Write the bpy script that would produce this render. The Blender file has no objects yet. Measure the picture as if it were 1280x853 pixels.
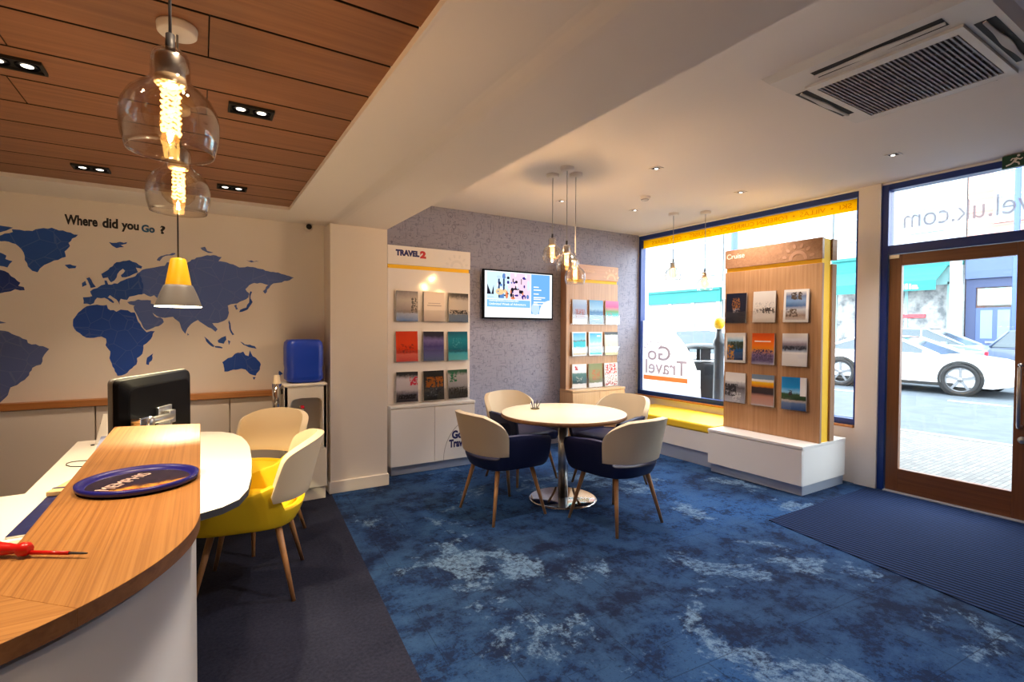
import bpy, bmesh, math, random
from math import sin, cos, pi, radians, sqrt
from mathutils import Vector, Matrix

SC = bpy.context.scene
COL = SC.collection
random.seed(7)

# ------------------------------------------------------------------ helpers
def S(r, g, b):
    f = lambda c: (c/255/12.92) if c/255 <= .04045 else ((c/255+.055)/1.055)**2.4
    return (f(r), f(g), f(b), 1.0)

class MB:
    """collects vertices and faces; build() links them as ONE mesh object"""
    def __init__(s): s.v = []; s.f = []; s.m = []; s.sm = []
    def add(s, verts, faces, mi=0, smooth=False):
        o = len(s.v); s.v += [tuple(p) for p in verts]
        for f in faces: s.f.append([i+o for i in f]); s.m.append(mi); s.sm.append(smooth)
        return s
    def box(s, x0, x1, y0, y1, z0, z1, mi=0):
        v = [(x0,y0,z0),(x1,y0,z0),(x1,y1,z0),(x0,y1,z0),(x0,y0,z1),(x1,y0,z1),(x1,y1,z1),(x0,y1,z1)]
        return s.add(v, [(3,2,1,0),(4,5,6,7),(0,1,5,4),(1,2,6,5),(2,3,7,6),(3,0,4,7)], mi)
    def obox(s, c, ax, ay, az, hx, hy, hz, mi=0):
        c, ax, ay, az = Vector(c), Vector(ax).normalized(), Vector(ay).normalized(), Vector(az).normalized()
        v = [c+ax*hx*i+ay*hy*j+az*hz*k for k in (-1,1) for i,j in ((-1,-1),(1,-1),(1,1),(-1,1))]
        return s.add(v, [(3,2,1,0),(4,5,6,7),(0,1,5,4),(1,2,6,5),(2,3,7,6),(3,0,4,7)], mi)
    def prism(s, pts, z0, z1, mi=0, smooth=False, side_mi=None):
        n = len(pts); v = [(p[0],p[1],z0) for p in pts]+[(p[0],p[1],z1) for p in pts]
        s.add(v, [tuple(range(n-1,-1,-1)), tuple(range(n,2*n))], mi)
        return s.add(v, [(i,(i+1)%n,n+(i+1)%n,n+i) for i in range(n)], mi if side_mi is None else side_mi, smooth)
    def tube(s, pts, r, n=10, mi=0, caps=True, r2=None):
        pts = [Vector(p) for p in pts]; rings = []; up = Vector((0,0,1))
        for i, p in enumerate(pts):
            d = (pts[min(i+1,len(pts)-1)]-pts[max(i-1,0)]).normalized()
            a = d.cross(up if abs(d.z) < .95 else Vector((1,0,0))).normalized(); b = a.cross(d)
            rr = r if r2 is None else r+(r2-r)*i/(len(pts)-1)
            rings.append([p+a*rr*cos(2*pi*k/n)+b*rr*sin(2*pi*k/n) for k in range(n)])
        v = [q for R in rings for q in R]
        f = [(i*n+k, i*n+(k+1)%n, (i+1)*n+(k+1)%n, (i+1)*n+k) for i in range(len(pts)-1) for k in range(n)]
        s.add(v, f, mi, True)
        if caps: s.add(rings[0], [tuple(range(n-1,-1,-1))], mi); s.add(rings[-1], [tuple(range(n))], mi)
        return s
    def lathe(s, prof, c=(0,0,0), n=32, mi=0, axis='z', close=False):
        v = []
        for r, z in prof:
            for k in range(n):
                a = 2*pi*k/n; p = (r*cos(a), r*sin(a), z)
                if axis == 'y': p = (p[0], p[2], p[1])
                if axis == 'x': p = (p[2], p[0], p[1])
                v.append((c[0]+p[0], c[1]+p[1], c[2]+p[2]))
        f = [(i*n+k, i*n+(k+1)%n, (i+1)*n+(k+1)%n, (i+1)*n+k) for i in range(len(prof)-1) for k in range(n)]
        s.add(v, f, mi, True)
        if close:
            s.add(v[:n], [tuple(range(n-1,-1,-1))], mi); s.add(v[-n:], [tuple(range(n))], mi)
        return s
    def grid(s, P, mi=0, smooth=True, closed_u=False):
        nu, nv = len(P), len(P[0]); v = [p for r in P for p in r]
        f = [(i*nv+j, ((i+1)%nu)*nv+j, ((i+1)%nu)*nv+j+1, i*nv+j+1) for i in range(nu if closed_u else nu-1) for j in range(nv-1)]
        return s.add(v, f, mi, smooth)
    def poly(s, pts, mi=0): return s.add(pts, [tuple(range(len(pts)))], mi)
    def build(s, name, mats, parent=None, bev=0, seg=2, solid=0, sub=0, loc=None, off=1):
        me = bpy.data.meshes.new(name)
        o = bpy.data.objects.new(name, me); COL.objects.link(o)
        base = Vector((0,0,0))
        if parent is not None: base = Vector(parent.get('_b', (0,0,0)))
        elif loc is not None: base = Vector(loc); o.location = base
        me.from_pydata([tuple(Vector(p)-base) for p in s.v], [], s.f)
        if not isinstance(mats, (list, tuple)): mats = [mats]
        for m in mats: me.materials.append(m)
        for p, mi, sm in zip(me.polygons, s.m, s.sm): p.material_index = mi; p.use_smooth = sm
        bm = bmesh.new(); bm.from_mesh(me)
        bmesh.ops.remove_doubles(bm, verts=bm.verts, dist=1e-6)
        bmesh.ops.recalc_face_normals(bm, faces=bm.faces)
        bm.to_mesh(me); bm.free(); me.update()
        if parent is not None:
            o.parent = parent; o['_b'] = tuple(base)
        else: o['_b'] = tuple(base)
        if solid:
            md = o.modifiers.new('solid','SOLIDIFY'); md.thickness = solid; md.offset = off
        if bev:
            md = o.modifiers.new('bevel','BEVEL'); md.width = bev; md.segments = seg; md.limit_method = 'ANGLE'; md.angle_limit = radians(40)
        if sub:
            md = o.modifiers.new('sub','SUBSURF'); md.levels = sub; md.render_levels = sub
        return o

def tag(o, label=None, cat=None, group=None, kind=None):
    if label: o['label'] = label
    if cat: o['category'] = cat
    if group: o['group'] = group
    if kind: o['kind'] = kind
    return o
def struct(o): o['kind'] = 'structure'; return o
def thing(name, label, cat, loc=(0,0,0), rz=0, group=None):
    o = bpy.data.objects.new(name, None); COL.objects.link(o); o.empty_display_size = .1
    o.location = loc; o.rotation_euler = (0,0,rz); o['_b'] = tuple(loc)
    return tag(o, label, cat, group)
def local_thing(name, label, cat, group=None):
    return thing(name, label, cat, (0,0,0), 0, group)
def place(o, loc, rz=0): o.location = loc; o.rotation_euler = (0,0,rz); return o
def kids(o): return [c for c in COL.objects if c.parent is o]
def copy_tree(o, parent=None, label=None, swap=None):
    c = o.copy(); COL.objects.link(c)
    if parent is not None: c.parent = parent
    if label: c['label'] = label
    for ch in kids(o): copy_tree(ch, c)
    return c

# ------------------------------------------------------------------ materials
def mat(name, col, rough=.5, metal=0, spec=.5, coat=0, emit=None, estr=0, trans=0):
    m = bpy.data.materials.new(name); m.use_nodes = True
    b = m.node_tree.nodes['Principled BSDF']
    b.inputs['Base Color'].default_value = col; b.inputs['Roughness'].default_value = rough
    b.inputs['Metallic'].default_value = metal; b.inputs['Specular IOR Level'].default_value = spec
    b.inputs['Coat Weight'].default_value = coat
    if emit: b.inputs['Emission Color'].default_value = emit; b.inputs['Emission Strength'].default_value = estr
    return m
class N:
    """small node helper"""
    def __init__(s, m): s.t = m.node_tree; s.n = s.t.nodes; s.b = s.n.get('Principled BSDF')
    def new(s, k, **kw):
        x = s.n.new(k)
        for a, v in kw.items():
            if hasattr(x, a): setattr(x, a, v)
            else: x.inputs[a.replace('_',' ')].default_value = v
        return x
    def link(s, a, b): s.t.links.new(a, b)
    def math(s, op, a, b=None, clamp=False):
        x = s.n.new('ShaderNodeMath'); x.operation = op; x.use_clamp = clamp
        for i, q in enumerate((a, b)):
            if q is None: continue
            if isinstance(q, (int, float)): x.inputs[i].default_value = q
            else: s.link(q, x.inputs[i])
        return x.outputs[0]
    def mix(s, f, a, b, blend='MIX'):
        x = s.n.new('ShaderNodeMix'); x.data_type = 'RGBA'; x.blend_type = blend
        for i, q in ((0, f), (6, a), (7, b)):
            if isinstance(q, (int, float)): x.inputs[i].default_value = q
            elif isinstance(q, tuple): x.inputs[i].default_value = q
            else: s.link(q, x.inputs[i])
        return x.outputs[2]
    def ramp(s, f, stops, interp='LINEAR'):
        x = s.n.new('ShaderNodeValToRGB'); cr = x.color_ramp; cr.interpolation = interp
        while len(cr.elements) < len(stops): cr.elements.new(.5)
        for e, (p, c) in zip(cr.elements, stops): e.position = p; e.color = c if len(c) == 4 else (*c, 1)
        s.link(f, x.inputs[0]); return x.outputs[0]
    def coords(s, scale=(1,1,1), rot=(0,0,0), loc=(0,0,0), kind='Object'):
        tc = s.n.new('ShaderNodeTexCoord'); mp = s.n.new('ShaderNodeMapping')
        mp.inputs['Scale'].default_value = scale; mp.inputs['Rotation'].default_value = rot; mp.inputs['Location'].default_value = loc
        s.link(tc.outputs[kind], mp.inputs[0]); return mp.outputs[0]
    def noise(s, v, scale, detail=4, rough=.55, out=0, dist=0):
        x = s.n.new('ShaderNodeTexNoise'); x.inputs['Scale'].default_value = scale; x.inputs['Detail'].default_value = detail
        x.inputs['Roughness'].default_value = rough; x.inputs['Distortion'].default_value = dist
        s.link(v, x.inputs['Vector']); return x.outputs[out]
    def voro(s, v, scale, feature='F1', out='Distance', rnd=1):
        x = s.n.new('ShaderNodeTexVoronoi'); x.feature = feature; x.inputs['Scale'].default_value = scale
        x.inputs['Randomness'].default_value = rnd
        s.link(v, x.inputs['Vector']); return x.outputs[out]
    def bump(s, h, strength=.2, dist=.01):
        x = s.n.new('ShaderNodeBump'); x.inputs['Strength'].default_value = strength; x.inputs['Distance'].default_value = dist
        s.link(h, x.inputs['Height']); s.link(x.outputs[0], s.b.inputs['Normal'])
    def base(s, c): s.link(c, s.b.inputs['Base Color'])

def wood(name, c1, c2, c3, grain='y', rough=.35, fine=60, island=False, coat=0):
    """grain runs along the given axis"""
    m = mat(name, c1, rough, coat=coat); n = N(m)
    sc = {'x': (1.2, fine, fine), 'y': (fine, 1.2, fine), 'z': (fine, fine, 1.2)}[grain]
    v = n.coords(sc)
    if island:
        g = n.new('ShaderNodeNewGeometry'); sh = n.n.new('ShaderNodeVectorMath'); sh.operation = 'ADD'
        cb = n.n.new('ShaderNodeCombineXYZ')
        for i in range(3): n.link(n.math('MULTIPLY', g.outputs['Random Per Island'], 37.0+i*9), cb.inputs[i])
        n.link(v, sh.inputs[0]); n.link(cb.outputs[0], sh.inputs[1]); v = sh.outputs[0]
    a = n.noise(v, 1.0, 5, .65, dist=.6)
    c = n.ramp(a, [(.28, c1), (.52, c2), (.75, c3)])
    big = n.noise(n.coords(tuple(q*.12 for q in sc)), 1.0, 2)
    c = n.mix(n.math('MULTIPLY', big, .45), c, c1)
    if island:
        c = n.mix(n.math('MULTIPLY', g.outputs['Random Per Island'], .35), c, c1)
    n.base(c); n.bump(a, .08, .002)
    return m

def clear(name, tint=(1,1,1,1), f0=.04, edge=.6, power=4, rough=.02):
    """thin clear glass: see-through, with mirror reflection growing towards grazing angles"""
    m = bpy.data.materials.new(name); m.use_nodes = True; n = N(m); n.n.remove(n.b)
    t = n.new('ShaderNodeBsdfTransparent'); t.inputs[0].default_value = tint
    g = n.new('ShaderNodeBsdfGlossy'); g.inputs['Roughness'].default_value = rough
    lw = n.new('ShaderNodeLayerWeight'); lw.inputs[0].default_value = .5
    mx = n.new('ShaderNodeMixShader')
    f = n.math('ADD', n.math('MULTIPLY', n.math('POWER', lw.outputs['Facing'], power), edge), f0, True)
    n.link(f, mx.inputs[0]); n.link(t.outputs[0], mx.inputs[1]); n.link(g.outputs[0], mx.inputs[2])
    n.link(mx.outputs[0], n.n['Material Output'].inputs[0]); return m
def emission(name, col, strength):
    m = bpy.data.materials.new(name); m.use_nodes = True; n = N(m); n.n.remove(n.b)
    e = n.new('ShaderNodeEmission'); e.inputs[0].default_value = col; e.inputs[1].default_value = strength
    n.link(e.outputs[0], n.n['Material Output'].inputs[0]); return m
def vinyl(name, col, opacity, transl):
    """film stuck on glass: part see-through, part diffuse, part translucent"""
    m = bpy.data.materials.new(name); m.use_nodes = True; n = N(m); n.n.remove(n.b)
    d = n.new('ShaderNodeBsdfDiffuse'); d.inputs[0].default_value = col
    t = n.new('ShaderNodeBsdfTranslucent'); t.inputs[0].default_value = col
    a = n.new('ShaderNodeMixShader'); a.inputs[0].default_value = transl
    n.link(d.outputs[0], a.inputs[1]); n.link(t.outputs[0], a.inputs[2])
    tr = n.new('ShaderNodeBsdfTransparent'); b = n.new('ShaderNodeMixShader'); b.inputs[0].default_value = opacity
    n.link(tr.outputs[0], b.inputs[1]); n.link(a.outputs[0], b.inputs[2])
    n.link(b.outputs[0], n.n['Material Output'].inputs[0]); return m

M = {}
M['paint'] = mat('white_wall_paint', S(226,216,205), .7)
M['ceil'] = mat('ceiling_paint', S(226,219,213), .75)
M['paint_cool'] = mat('cool_white_wall_paint', S(228,225,224), .6)
M['white'] = mat('white_laminate', S(232,228,224), .28)
M['gloss_white'] = mat('gloss_white_board', S(232,226,222), .12)
M['desk_white'] = mat('desk_white_laminate', S(238,234,224), .3)
M['cream'] = mat('cream_upholstery', S(226,208,176), .55)
M['navy'] = mat('navy_upholstery', S(20,24,66), .5)
M['yellow'] = mat('yellow_upholstery', S(240,200,20), .55)
M['yellow_board'] = mat('yellow_board', S(242,190,4), .6)
M['bench_yellow'] = mat('yellow_vinyl_cushion', S(240,200,40), .45)
M['blue_frame'] = mat('blue_frame_paint', S(4,46,124), .35)
M['black'] = mat('black_plastic', S(5,6,12), .5, spec=.07)
M['matt_black'] = mat('matt_black', S(8,8,9), .7)
M['dark'] = mat('dark_grey', S(52,52,56), .5)
M['silver'] = mat('silver_metal', S(190,190,192), .28, 1)
M['chrome'] = mat('chrome', S(215,215,215), .08, 1)
M['steel'] = mat('brushed_steel_plinth', S(190,198,212), .42, .55)
M['grey_plastic'] = mat('grey_plastic', S(150,150,150), .45)
M['ac_white'] = mat('air_conditioner_white', S(214,210,204), .5)
M['text_black'] = mat('black_lettering', S(22,22,28), .6)
M['text_navy'] = mat('navy_lettering', S(24,30,96), .5)
M['text_red'] = mat('red_lettering', S(190,24,44), .5)
M['text_blue'] = mat('blue_lettering', S(38,92,132), .6)
M['text_white'] = mat('white_lettering', S(245,240,235), .6)
M['pale_emblem'] = mat('pale_grey_emblem', S(217,212,209), .5)
M['wood_emblem'] = mat('pale_wood_emblem', S(226,178,132), .5)
M['arc_grey'] = mat('grey_line', S(150,140,140), .6)
M['oak_counter_y'] = wood('oak_counter_grain_long', S(128,84,42), S(172,122,66), S(190,144,86), 'y', .40, 190)
M['oak_counter_x'] = wood('oak_counter_grain_cross', S(128,84,42), S(172,122,66), S(190,144,86), 'x', .40, 190)
M['oak_edge'] = wood('oak_counter_edge', S(128,86,44), S(158,108,60), S(176,124,72), 'y', .4, 70)
M['timber'] = wood('timber_ceiling_board', S(120,78,50), S(146,98,64), S(164,114,78), 'x', .5, 30, island=True)
M['stand_oak'] = wood('display_oak', S(158,112,74), S(182,136,94), S(198,154,112), 'z', .38, 50)
M['stand_oak_h'] = wood('display_oak_header', S(138,98,70), S(160,116,84), S(174,132,98), 'y', .38, 40)
M['stand_oak_hx'] = wood('display_oak_header_across', S(176,118,72), S(198,140,92), S(212,156,108), 'x', .38, 40)
M['oak_end'] = mat('display_oak_edge', S(150,112,84), .5)
M['light_oak'] = wood('light_oak_cabinet', S(196,150,104), S(212,168,120), S(224,184,138), 'z', .4, 50)
M['rail'] = wood('oak_rail', S(156,98,48), S(184,122,66), S(196,138,82), 'x', .4, 60)
M['leg'] = wood('chair_leg_beech', S(150,104,64), S(176,126,80), S(190,142,96), 'z', .45, 80)
M['door_wood'] = wood('dark_door_wood', S(92,54,28), S(116,70,38), S(134,84,48), 'z', .35, 40)
M['door_wood_h'] = wood('dark_door_wood_rail', S(92,54,28), S(116,70,38), S(134,84,48), 'y', .35, 40)
M['table_edge'] = wood('table_edge_ply', S(120,80,50), S(150,104,66), S(170,122,80), 'x', .5, 40)
M['table_top'] = mat('cream_table_laminate', S(236,224,196), .3)
M['glass'] = clear('window_glass', (.97,.99,1,1), .02, .5, 5)
M['bulb_glass'] = clear('pendant_glass', (.99,.975,.955,1), .075, .9, 2.4)
M['inner_glass'] = clear('bulb_envelope', (1,.91,.76,1), .05, .5, 3)  # amber tint puts the filament's glow into the glass colour
M['acrylic'] = clear('clear_acrylic', (.985,.985,.985,1), .035, .6, 4)
M['filament'] = emission('glowing_filament', (1, .53, .14, 1), 5.5)
M['lamp_glow'] = emission('downlight_lamp', (1, .88, .72, 1), 3)
M['lamp_cool'] = emission('spot_lamp', (1, .92, .82, 1), 4)
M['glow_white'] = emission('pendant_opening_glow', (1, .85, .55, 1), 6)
M['yellow_film'] = vinyl('yellow_window_film', S(255,214,6), .97, .5)
M['frost_film'] = vinyl('frosted_window_film', S(250,250,250), .82, .6)
M['grey_film'] = vinyl('grey_letter_film', S(164,140,146), .92, .5)
M['orange_film'] = vinyl('orange_letter_film', S(246,178,118), .95, .75)
M['strip_letter'] = vinyl('dull_gold_letter_film', S(222,160,8), .97, .45)
M['fan_letter'] = vinyl('grey_fanlight_letters', S(136,130,136), .9, .5)
M['pages'] = mat('paper_pages', S(226,222,216), .7)
M['paper'] = mat('white_paper', S(235,232,228), .6)
M['red'] = mat('red_plastic', S(196,22,18), .3)
M['cooler_blue'] = mat('blue_bottle', S(22,62,180), .35)
M['cooler_white'] = mat('cooler_white', S(226,218,204), .35)
M['lamp_yellow'] = mat('yellow_lamp_shade', S(216,170,14), .4)
M['lamp_grey'] = mat('grey_lamp_shade', S(92,92,94), .5)
M['green'] = mat('green_sign', S(10,72,50), .4)
M['tray_blue'] = mat('blue_tray_rim', S(26,28,120), .3)
M['tyre'] = mat('tyre_rubber', S(28,28,30), .8)
M['alloy'] = mat('alloy_rim', S(120,122,126), .45, .6)
M['car_white'] = mat('white_car_paint', S(236,238,240), .15, coat=.5)
M['car_silver'] = mat('silver_car_paint', S(150,170,180), .2, .3, coat=.5)
M['car_blue'] = mat('dark_blue_car_paint', S(70,84,110), .25, coat=.5)
M['car_glass'] = mat('car_window_glass', S(60,72,80), .08)
M['tail_red'] = mat('red_tail_light', S(210,30,50), .2)
M['headlight'] = mat('car_headlight', S(200,206,212), .1)
M['kerb'] = mat('kerb_stone', S(120,118,114), .8)

def two_tone(name, a, b, scale, kind='noise', rough=.85, thr=(.4,.6), bump=0):
    m = mat(name, a, rough); n = N(m); v = n.coords()
    f = n.noise(v, scale, 5, .6) if kind == 'noise' else n.voro(v, scale)
    n.base(n.ramp(f, [(thr[0], a), (thr[1], b)]))
    if bump: n.bump(f, bump, .01)
    return m
M['road'] = two_tone('asphalt_road', S(60,68,76), S(70,78,86), 3)
# pavement of small setts
m = mat('pavement_setts', S(160,156,150), .85); n = N(m); v = n.coords((1,1,1))
br = n.new('ShaderNodeTexBrick'); n.link(v, br.inputs['Vector'])
br.inputs['Scale'].default_value = 5; br.inputs['Color1'].default_value = S(84,82,80); br.inputs['Color2'].default_value = S(104,101,97); br.inputs['Mortar'].default_value = S(62,61,60)
br.inputs['Mortar Size'].default_value = .02
n.base(br.outputs[0]); M['pave'] = m
# street facades
def brickmat(name, a, b, mo):
    m = mat(name, a, .9); n = N(m); v = n.coords((1,1,1), (radians(90), 0, radians(90)))
    br = n.new('ShaderNodeTexBrick'); n.link(v, br.inputs['Vector']); br.inputs['Scale'].default_value = 4
    br.inputs['Color1'].default_value = a; br.inputs['Color2'].default_value = b; br.inputs['Mortar'].default_value = mo
    n.base(br.outputs[0]); return m
M['brick'] = brickmat('pale_brick', S(150,104,94), S(170,126,114), S(180,172,166))
M['brick2'] = brickmat('grey_brick', S(136,142,144), S(158,162,164), S(176,178,178))
M['render'] = mat('white_render', S(196,202,206), .9)
M['teal'] = mat('teal_awning', S(34,118,116), .8)
M['teal_pale'] = mat('pale_teal_shopfront', S(150,196,196), .7)
M['shop_blue'] = mat('blue_shopfront', S(66,84,124), .6)
M['shop_blue_dark'] = mat('dark_blue_shopfront', S(46,58,92), .6)
M['shop_glass'] = mat('shop_window_glass', S(120,136,150), .15)
M['shop_stock'] = two_tone('shop_window_stock', S(96,100,104), S(176,176,174), 2.4, thr=(.35,.65))
M['pole_blue'] = mat('blue_painted_pole', S(52,76,140), .5)
M['bin_black'] = mat('black_bin', S(28,30,36), .4)

# wallpaper with fine rectilinear line drawing
m = mat('grey_icon_wallpaper', S(140,138,152), .75); n = N(m)
v = n.coords((1,1,1))
hd_ = n.noise(n.coords((14, 14, 75)), 1, 3, .6); vd_ = n.noise(n.coords((75, 75, 14)), 1, 3, .6); bl_ = n.noise(v, 34, 2)
ic = n.noise(v, 9, 2); 
lines = n.math('MAXIMUM', n.math('GREATER_THAN', hd_, .60), n.math('GREATER_THAN', vd_, .60))
dark = n.math('MULTIPLY', n.math('GREATER_THAN', bl_, .64), n.math('GREATER_THAN', ic, .5))
cells = n.voro(v, 5.5, 'F1', 'Distance'); ring = n.math('LESS_THAN', n.math('ABSOLUTE', n.math('SUBTRACT', cells, .17)), .025)
k = n.math('MAXIMUM', n.math('MULTIPLY', lines, .42), n.math('MAXIMUM', n.math('MULTIPLY', dark, .75), n.math('MULTIPLY', ring, .45)))
n.base(n.mix(k, S(150,148,164), S(88,88,108))); M['wallpaper'] = m

# mottled blue carpet tiles
m = mat('mottled_blue_carpet', S(30,60,110), .95, spec=.15); n = N(m)
v = n.coords((1,1,1)); rz = (0,0,radians(4))
big = n.noise(v, .62, 3, .5, dist=.3)
mid = n.noise(n.coords((1,1,1), rz), 1.15, 12, .70, dist=.35)
edge = n.noise(n.coords((1,1,1), rz), 4.2, 10, .74)
fine = n.noise(v, 30, 6, .78)
sx = n.noise(n.coords((46, 3.0, 1), rz), 1, 5, .66); sy = n.noise(n.coords((3.0, 46, 1), rz), 1, 5, .66)
base = n.ramp(big, [(.36, S(22,36,64)), (.5, S(24,50,90)), (.64, S(32,72,124))])
base = n.mix(n.math('MULTIPLY', n.ramp(edge, [(.44,(0,0,0,1)),(.58,(1,1,1,1))]), .55), base, S(48,78,114))
# broken dark wear
dk = n.ramp(n.math('ADD', n.math('MULTIPLY', edge, .62), n.math('MULTIPLY', fine, .42)), [(.46,(1,1,1,1)),(.51,(0,0,0,1))])
base = n.mix(n.math('MULTIPLY', dk, .78), base, S(15,23,46))
# pale worn islands with ragged edges
isl = n.ramp(n.math('ADD', mid, n.math('MULTIPLY', n.math('SUBTRACT', fine, .5), .10)), [(.560,(0,0,0,1)),(.60,(1,1,1,1))])
base = n.mix(n.math('MULTIPLY', isl, n.ramp(fine, [(.40,(.15,.15,.15,1)),(.55,(.85,.85,.85,1))])), base, S(98,124,152))
scr = n.math('LESS_THAN', n.math('MINIMUM', sx, sy), .335)
base = n.mix(n.math('MULTIPLY', scr, .62), base, S(14,22,44))
spk = n.math('GREATER_THAN', n.noise(v, 75, 4, .7), .60)
base = n.mix(n.math('MULTIPLY', spk, .5), base, S(16,26,52))
bt = n.new('ShaderNodeTexBrick'); n.link(n.coords((1,1,1), rz), bt.inputs['Vector']); bt.inputs['Scale'].default_value = 1; bt.inputs['Brick Width'].default_value = .5; bt.inputs['Row Height'].default_value = .5; bt.inputs['Mortar Size'].default_value = .0025
base = n.mix(n.math('MULTIPLY', bt.outputs['Fac'], .5), base, S(14,22,42))
n.base(base); n.bump(fine, .35, .006); M['carpet'] = m
m = mat('charcoal_carpet', S(40,40,46), .95, spec=.1); n = N(m); v = n.coords()
f = n.noise(v, 60, 4, .7); g2 = n.voro(v, 2.0, 'F1', 'Color', rnd=0)
c = n.ramp(n.math('ADD', n.math('MULTIPLY', f, .6), n.math('MULTIPLY', n.noise(v, 2.2, 2), .4)), [(.35, S(24,26,40)), (.65, S(44,46,62))])
n.base(c); n.bump(f, .3, .004); M['charcoal'] = m
m = mat('ribbed_entrance_mat', S(20,28,56), .95, spec=.1); n = N(m)
w = n.new('ShaderNodeTexWave'); n.link(n.coords((1,1,1), (0,0,radians(-3))), w.inputs['Vector']); w.bands_direction = 'X'; w.inputs['Scale'].default_value = 8.5
w.inputs['Distortion'].default_value = .35; w.inputs['Detail'].default_value = 2; w.inputs['Detail Scale'].default_value = 8
fn = n.noise(n.coords(), 120, 3)
c = n.ramp(n.math('ADD', n.math('MULTIPLY', w.outputs[1], .7), n.math('MULTIPLY', fn, .4)), [(.25, S(8,13,28)), (.75, S(36,52,90))])
n.base(c); n.bump(w.outputs[1], .5, .006); M['mat'] = m

# mural blues
for k_, c_ in (('navy', S(26,76,156)), ('deep', S(10,70,166)), ('steel', S(82,106,172)), ('slate', S(82,98,152)), ('dark', S(14,50,124))):
    m = mat('mural_blue_'+k_, c_, .6); n = N(m)
    e = n.voro(n.coords((1,1,1)), 9, 'DISTANCE_TO_EDGE')
    n.base(n.mix(n.math('MULTIPLY', n.math('LESS_THAN', e, .018), .08), c_, S(190,190,200)))
    M['mural_'+k_] = m

# printed covers
def cover(name, stops, amp=.12, nsc=7, blobs=(), rects=(), border=0, bcol=None, W=.225, H=.30, interp='LINEAR', rough=.32):
    m = mat('cover_'+name, (1,1,1,1), rough, spec=.35); n = N(m)
    tc = n.new('ShaderNodeTexCoord'); sp = n.new('ShaderNodeSeparateXYZ'); n.link(tc.outputs['Object'], sp.inputs[0])
    u = n.math('ADD', n.math('DIVIDE', sp.outputs[0], W), .5); vv = n.math('DIVIDE', sp.outputs[2], H)
    ns = n.noise(tc.outputs['Object'], nsc/.3, 5, .65)
    vd = n.math('ADD', vv, n.math('MULTIPLY', n.math('SUBTRACT', ns, .5), amp*2), True)
    c = n.ramp(vd, stops, interp)
    def inside(a, lo, hi): return n.math('MULTIPLY', n.math('GREATER_THAN', a, lo), n.math('LESS_THAN', a, hi))
    for (u0, u1, v0, v1, col, sc, thr) in blobs:
        nb = n.noise(tc.outputs['Object'], sc/.3, 4, .6)
        box = n.math('MULTIPLY', inside(n.math('ADD', u, n.math('MULTIPLY', n.math('SUBTRACT', ns,.5), .3)), u0, u1), inside(n.math('ADD', vv, n.math('MULTIPLY', n.math('SUBTRACT', nb,.5), .25)), v0, v1))
        k = n.math('MULTIPLY', box, n.math('GREATER_THAN', nb, thr)); c = n.mix(k, c, col)
    if border:
        k = n.math('MULTIPLY', inside(u, border, 1-border), inside(vv, border*.8, 1-border*.8)); c = n.mix(k, bcol or S(236,234,232), c)
    for (u0, u1, v0, v1, col) in rects:
        c = n.mix(n.math('MULTIPLY', inside(u, u0, u1), inside(vv, v0, v1)), c, col)
    hs = n.new('ShaderNodeHueSaturation'); hs.inputs['Saturation'].default_value = 1.15; hs.inputs['Value'].default_value = .86; n.link(c, hs.inputs['Color']); n.base(hs.outputs[0]); return m

# ------------------------------------------------------------------ lettering
def raw_text(s, bold):
    cu = bpy.data.curves.new('text', 'FONT'); cu.body = s; cu.size = 1; cu.resolution_u = 4
    if bold: cu.bevel_depth = bold; cu.bevel_resolution = 0; cu.fill_mode = 'FRONT'
    to = bpy.data.objects.new('text', cu); COL.objects.link(to)
    dg = bpy.context.evaluated_depsgraph_get(); me0 = bpy.data.meshes.new_from_object(to.evaluated_get(dg))
    vs = [v.co.copy() for v in me0.vertices]; fs = [list(p.vertices) for p in me0.polygons]
    bpy.data.objects.remove(to); bpy.data.curves.remove(cu); bpy.data.meshes.remove(me0)
    return vs, fs
def lettering(name, s, origin, right, up, width, height, m, parent=None, bold=0, depth=.0012):
    """text whose lower-left corner sits at origin, fitted to width x height; one mesh per word"""
    words = []; pos = 0; bar = max(v.x for v in raw_text('I', 0)[0])
    for w_ in s.split(' '):
        if w_:
            adv = max(v.x for v in raw_text(s[:pos].replace(' ', '\u00a0')+'I', 0)[0])-bar if pos else 0
            vs, fs = raw_text(w_, bold); words.append(([Vector((v.x+adv, v.y, v.z)) for v in vs], fs))
        pos += len(w_)+1
    al = [v for vs, _ in words for v in vs]
    x0, x1 = min(v.x for v in al), max(v.x for v in al); y0, y1 = min(v.y for v in al), max(v.y for v in al)
    r, u, o = Vector(right).normalized(), Vector(up).normalized(), Vector(origin); nrm = r.cross(u); out = None
    for vs, fs in words:
        mb = MB(); mb.add([o + r*((v.x-x0)/(x1-x0)*width) + u*((v.y-y0)/(y1-y0)*height) + nrm*(depth+v.z*.004) for v in vs], fs)
        out = mb.build(name, m, parent)
    return out
def emblem(mb, o, right, up, R, nrm_off, n_rays=6, mi=0):
    """half ring with a fan of rounded rays"""
    r, u, o = Vector(right).normalized(), Vector(up).normalized(), Vector(o); o = o + r.cross(u)*nrm_off
    def P(a, q): return o + r*(q*cos(a)) + u*(q*sin(a))
    A = [pi*k/24 for k in range(25)]
    mb.add([P(a, R*.36) for a in A]+[P(a, R*.56) for a in A], [(i, i+1, 26+i, 25+i) for i in range(24)], mi)
    for k in range(n_rays):
        a = pi*(k+.5)/n_rays; c = P(a, R*.86); d = (P(a, 2)-P(a, 1)); t = r.cross(u).cross(d)
        mb.poly([c + d*(R*.15*cos(2*pi*j/14)) + t*(R*.09*sin(2*pi*j/14)) for j in range(14)], mi)

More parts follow.
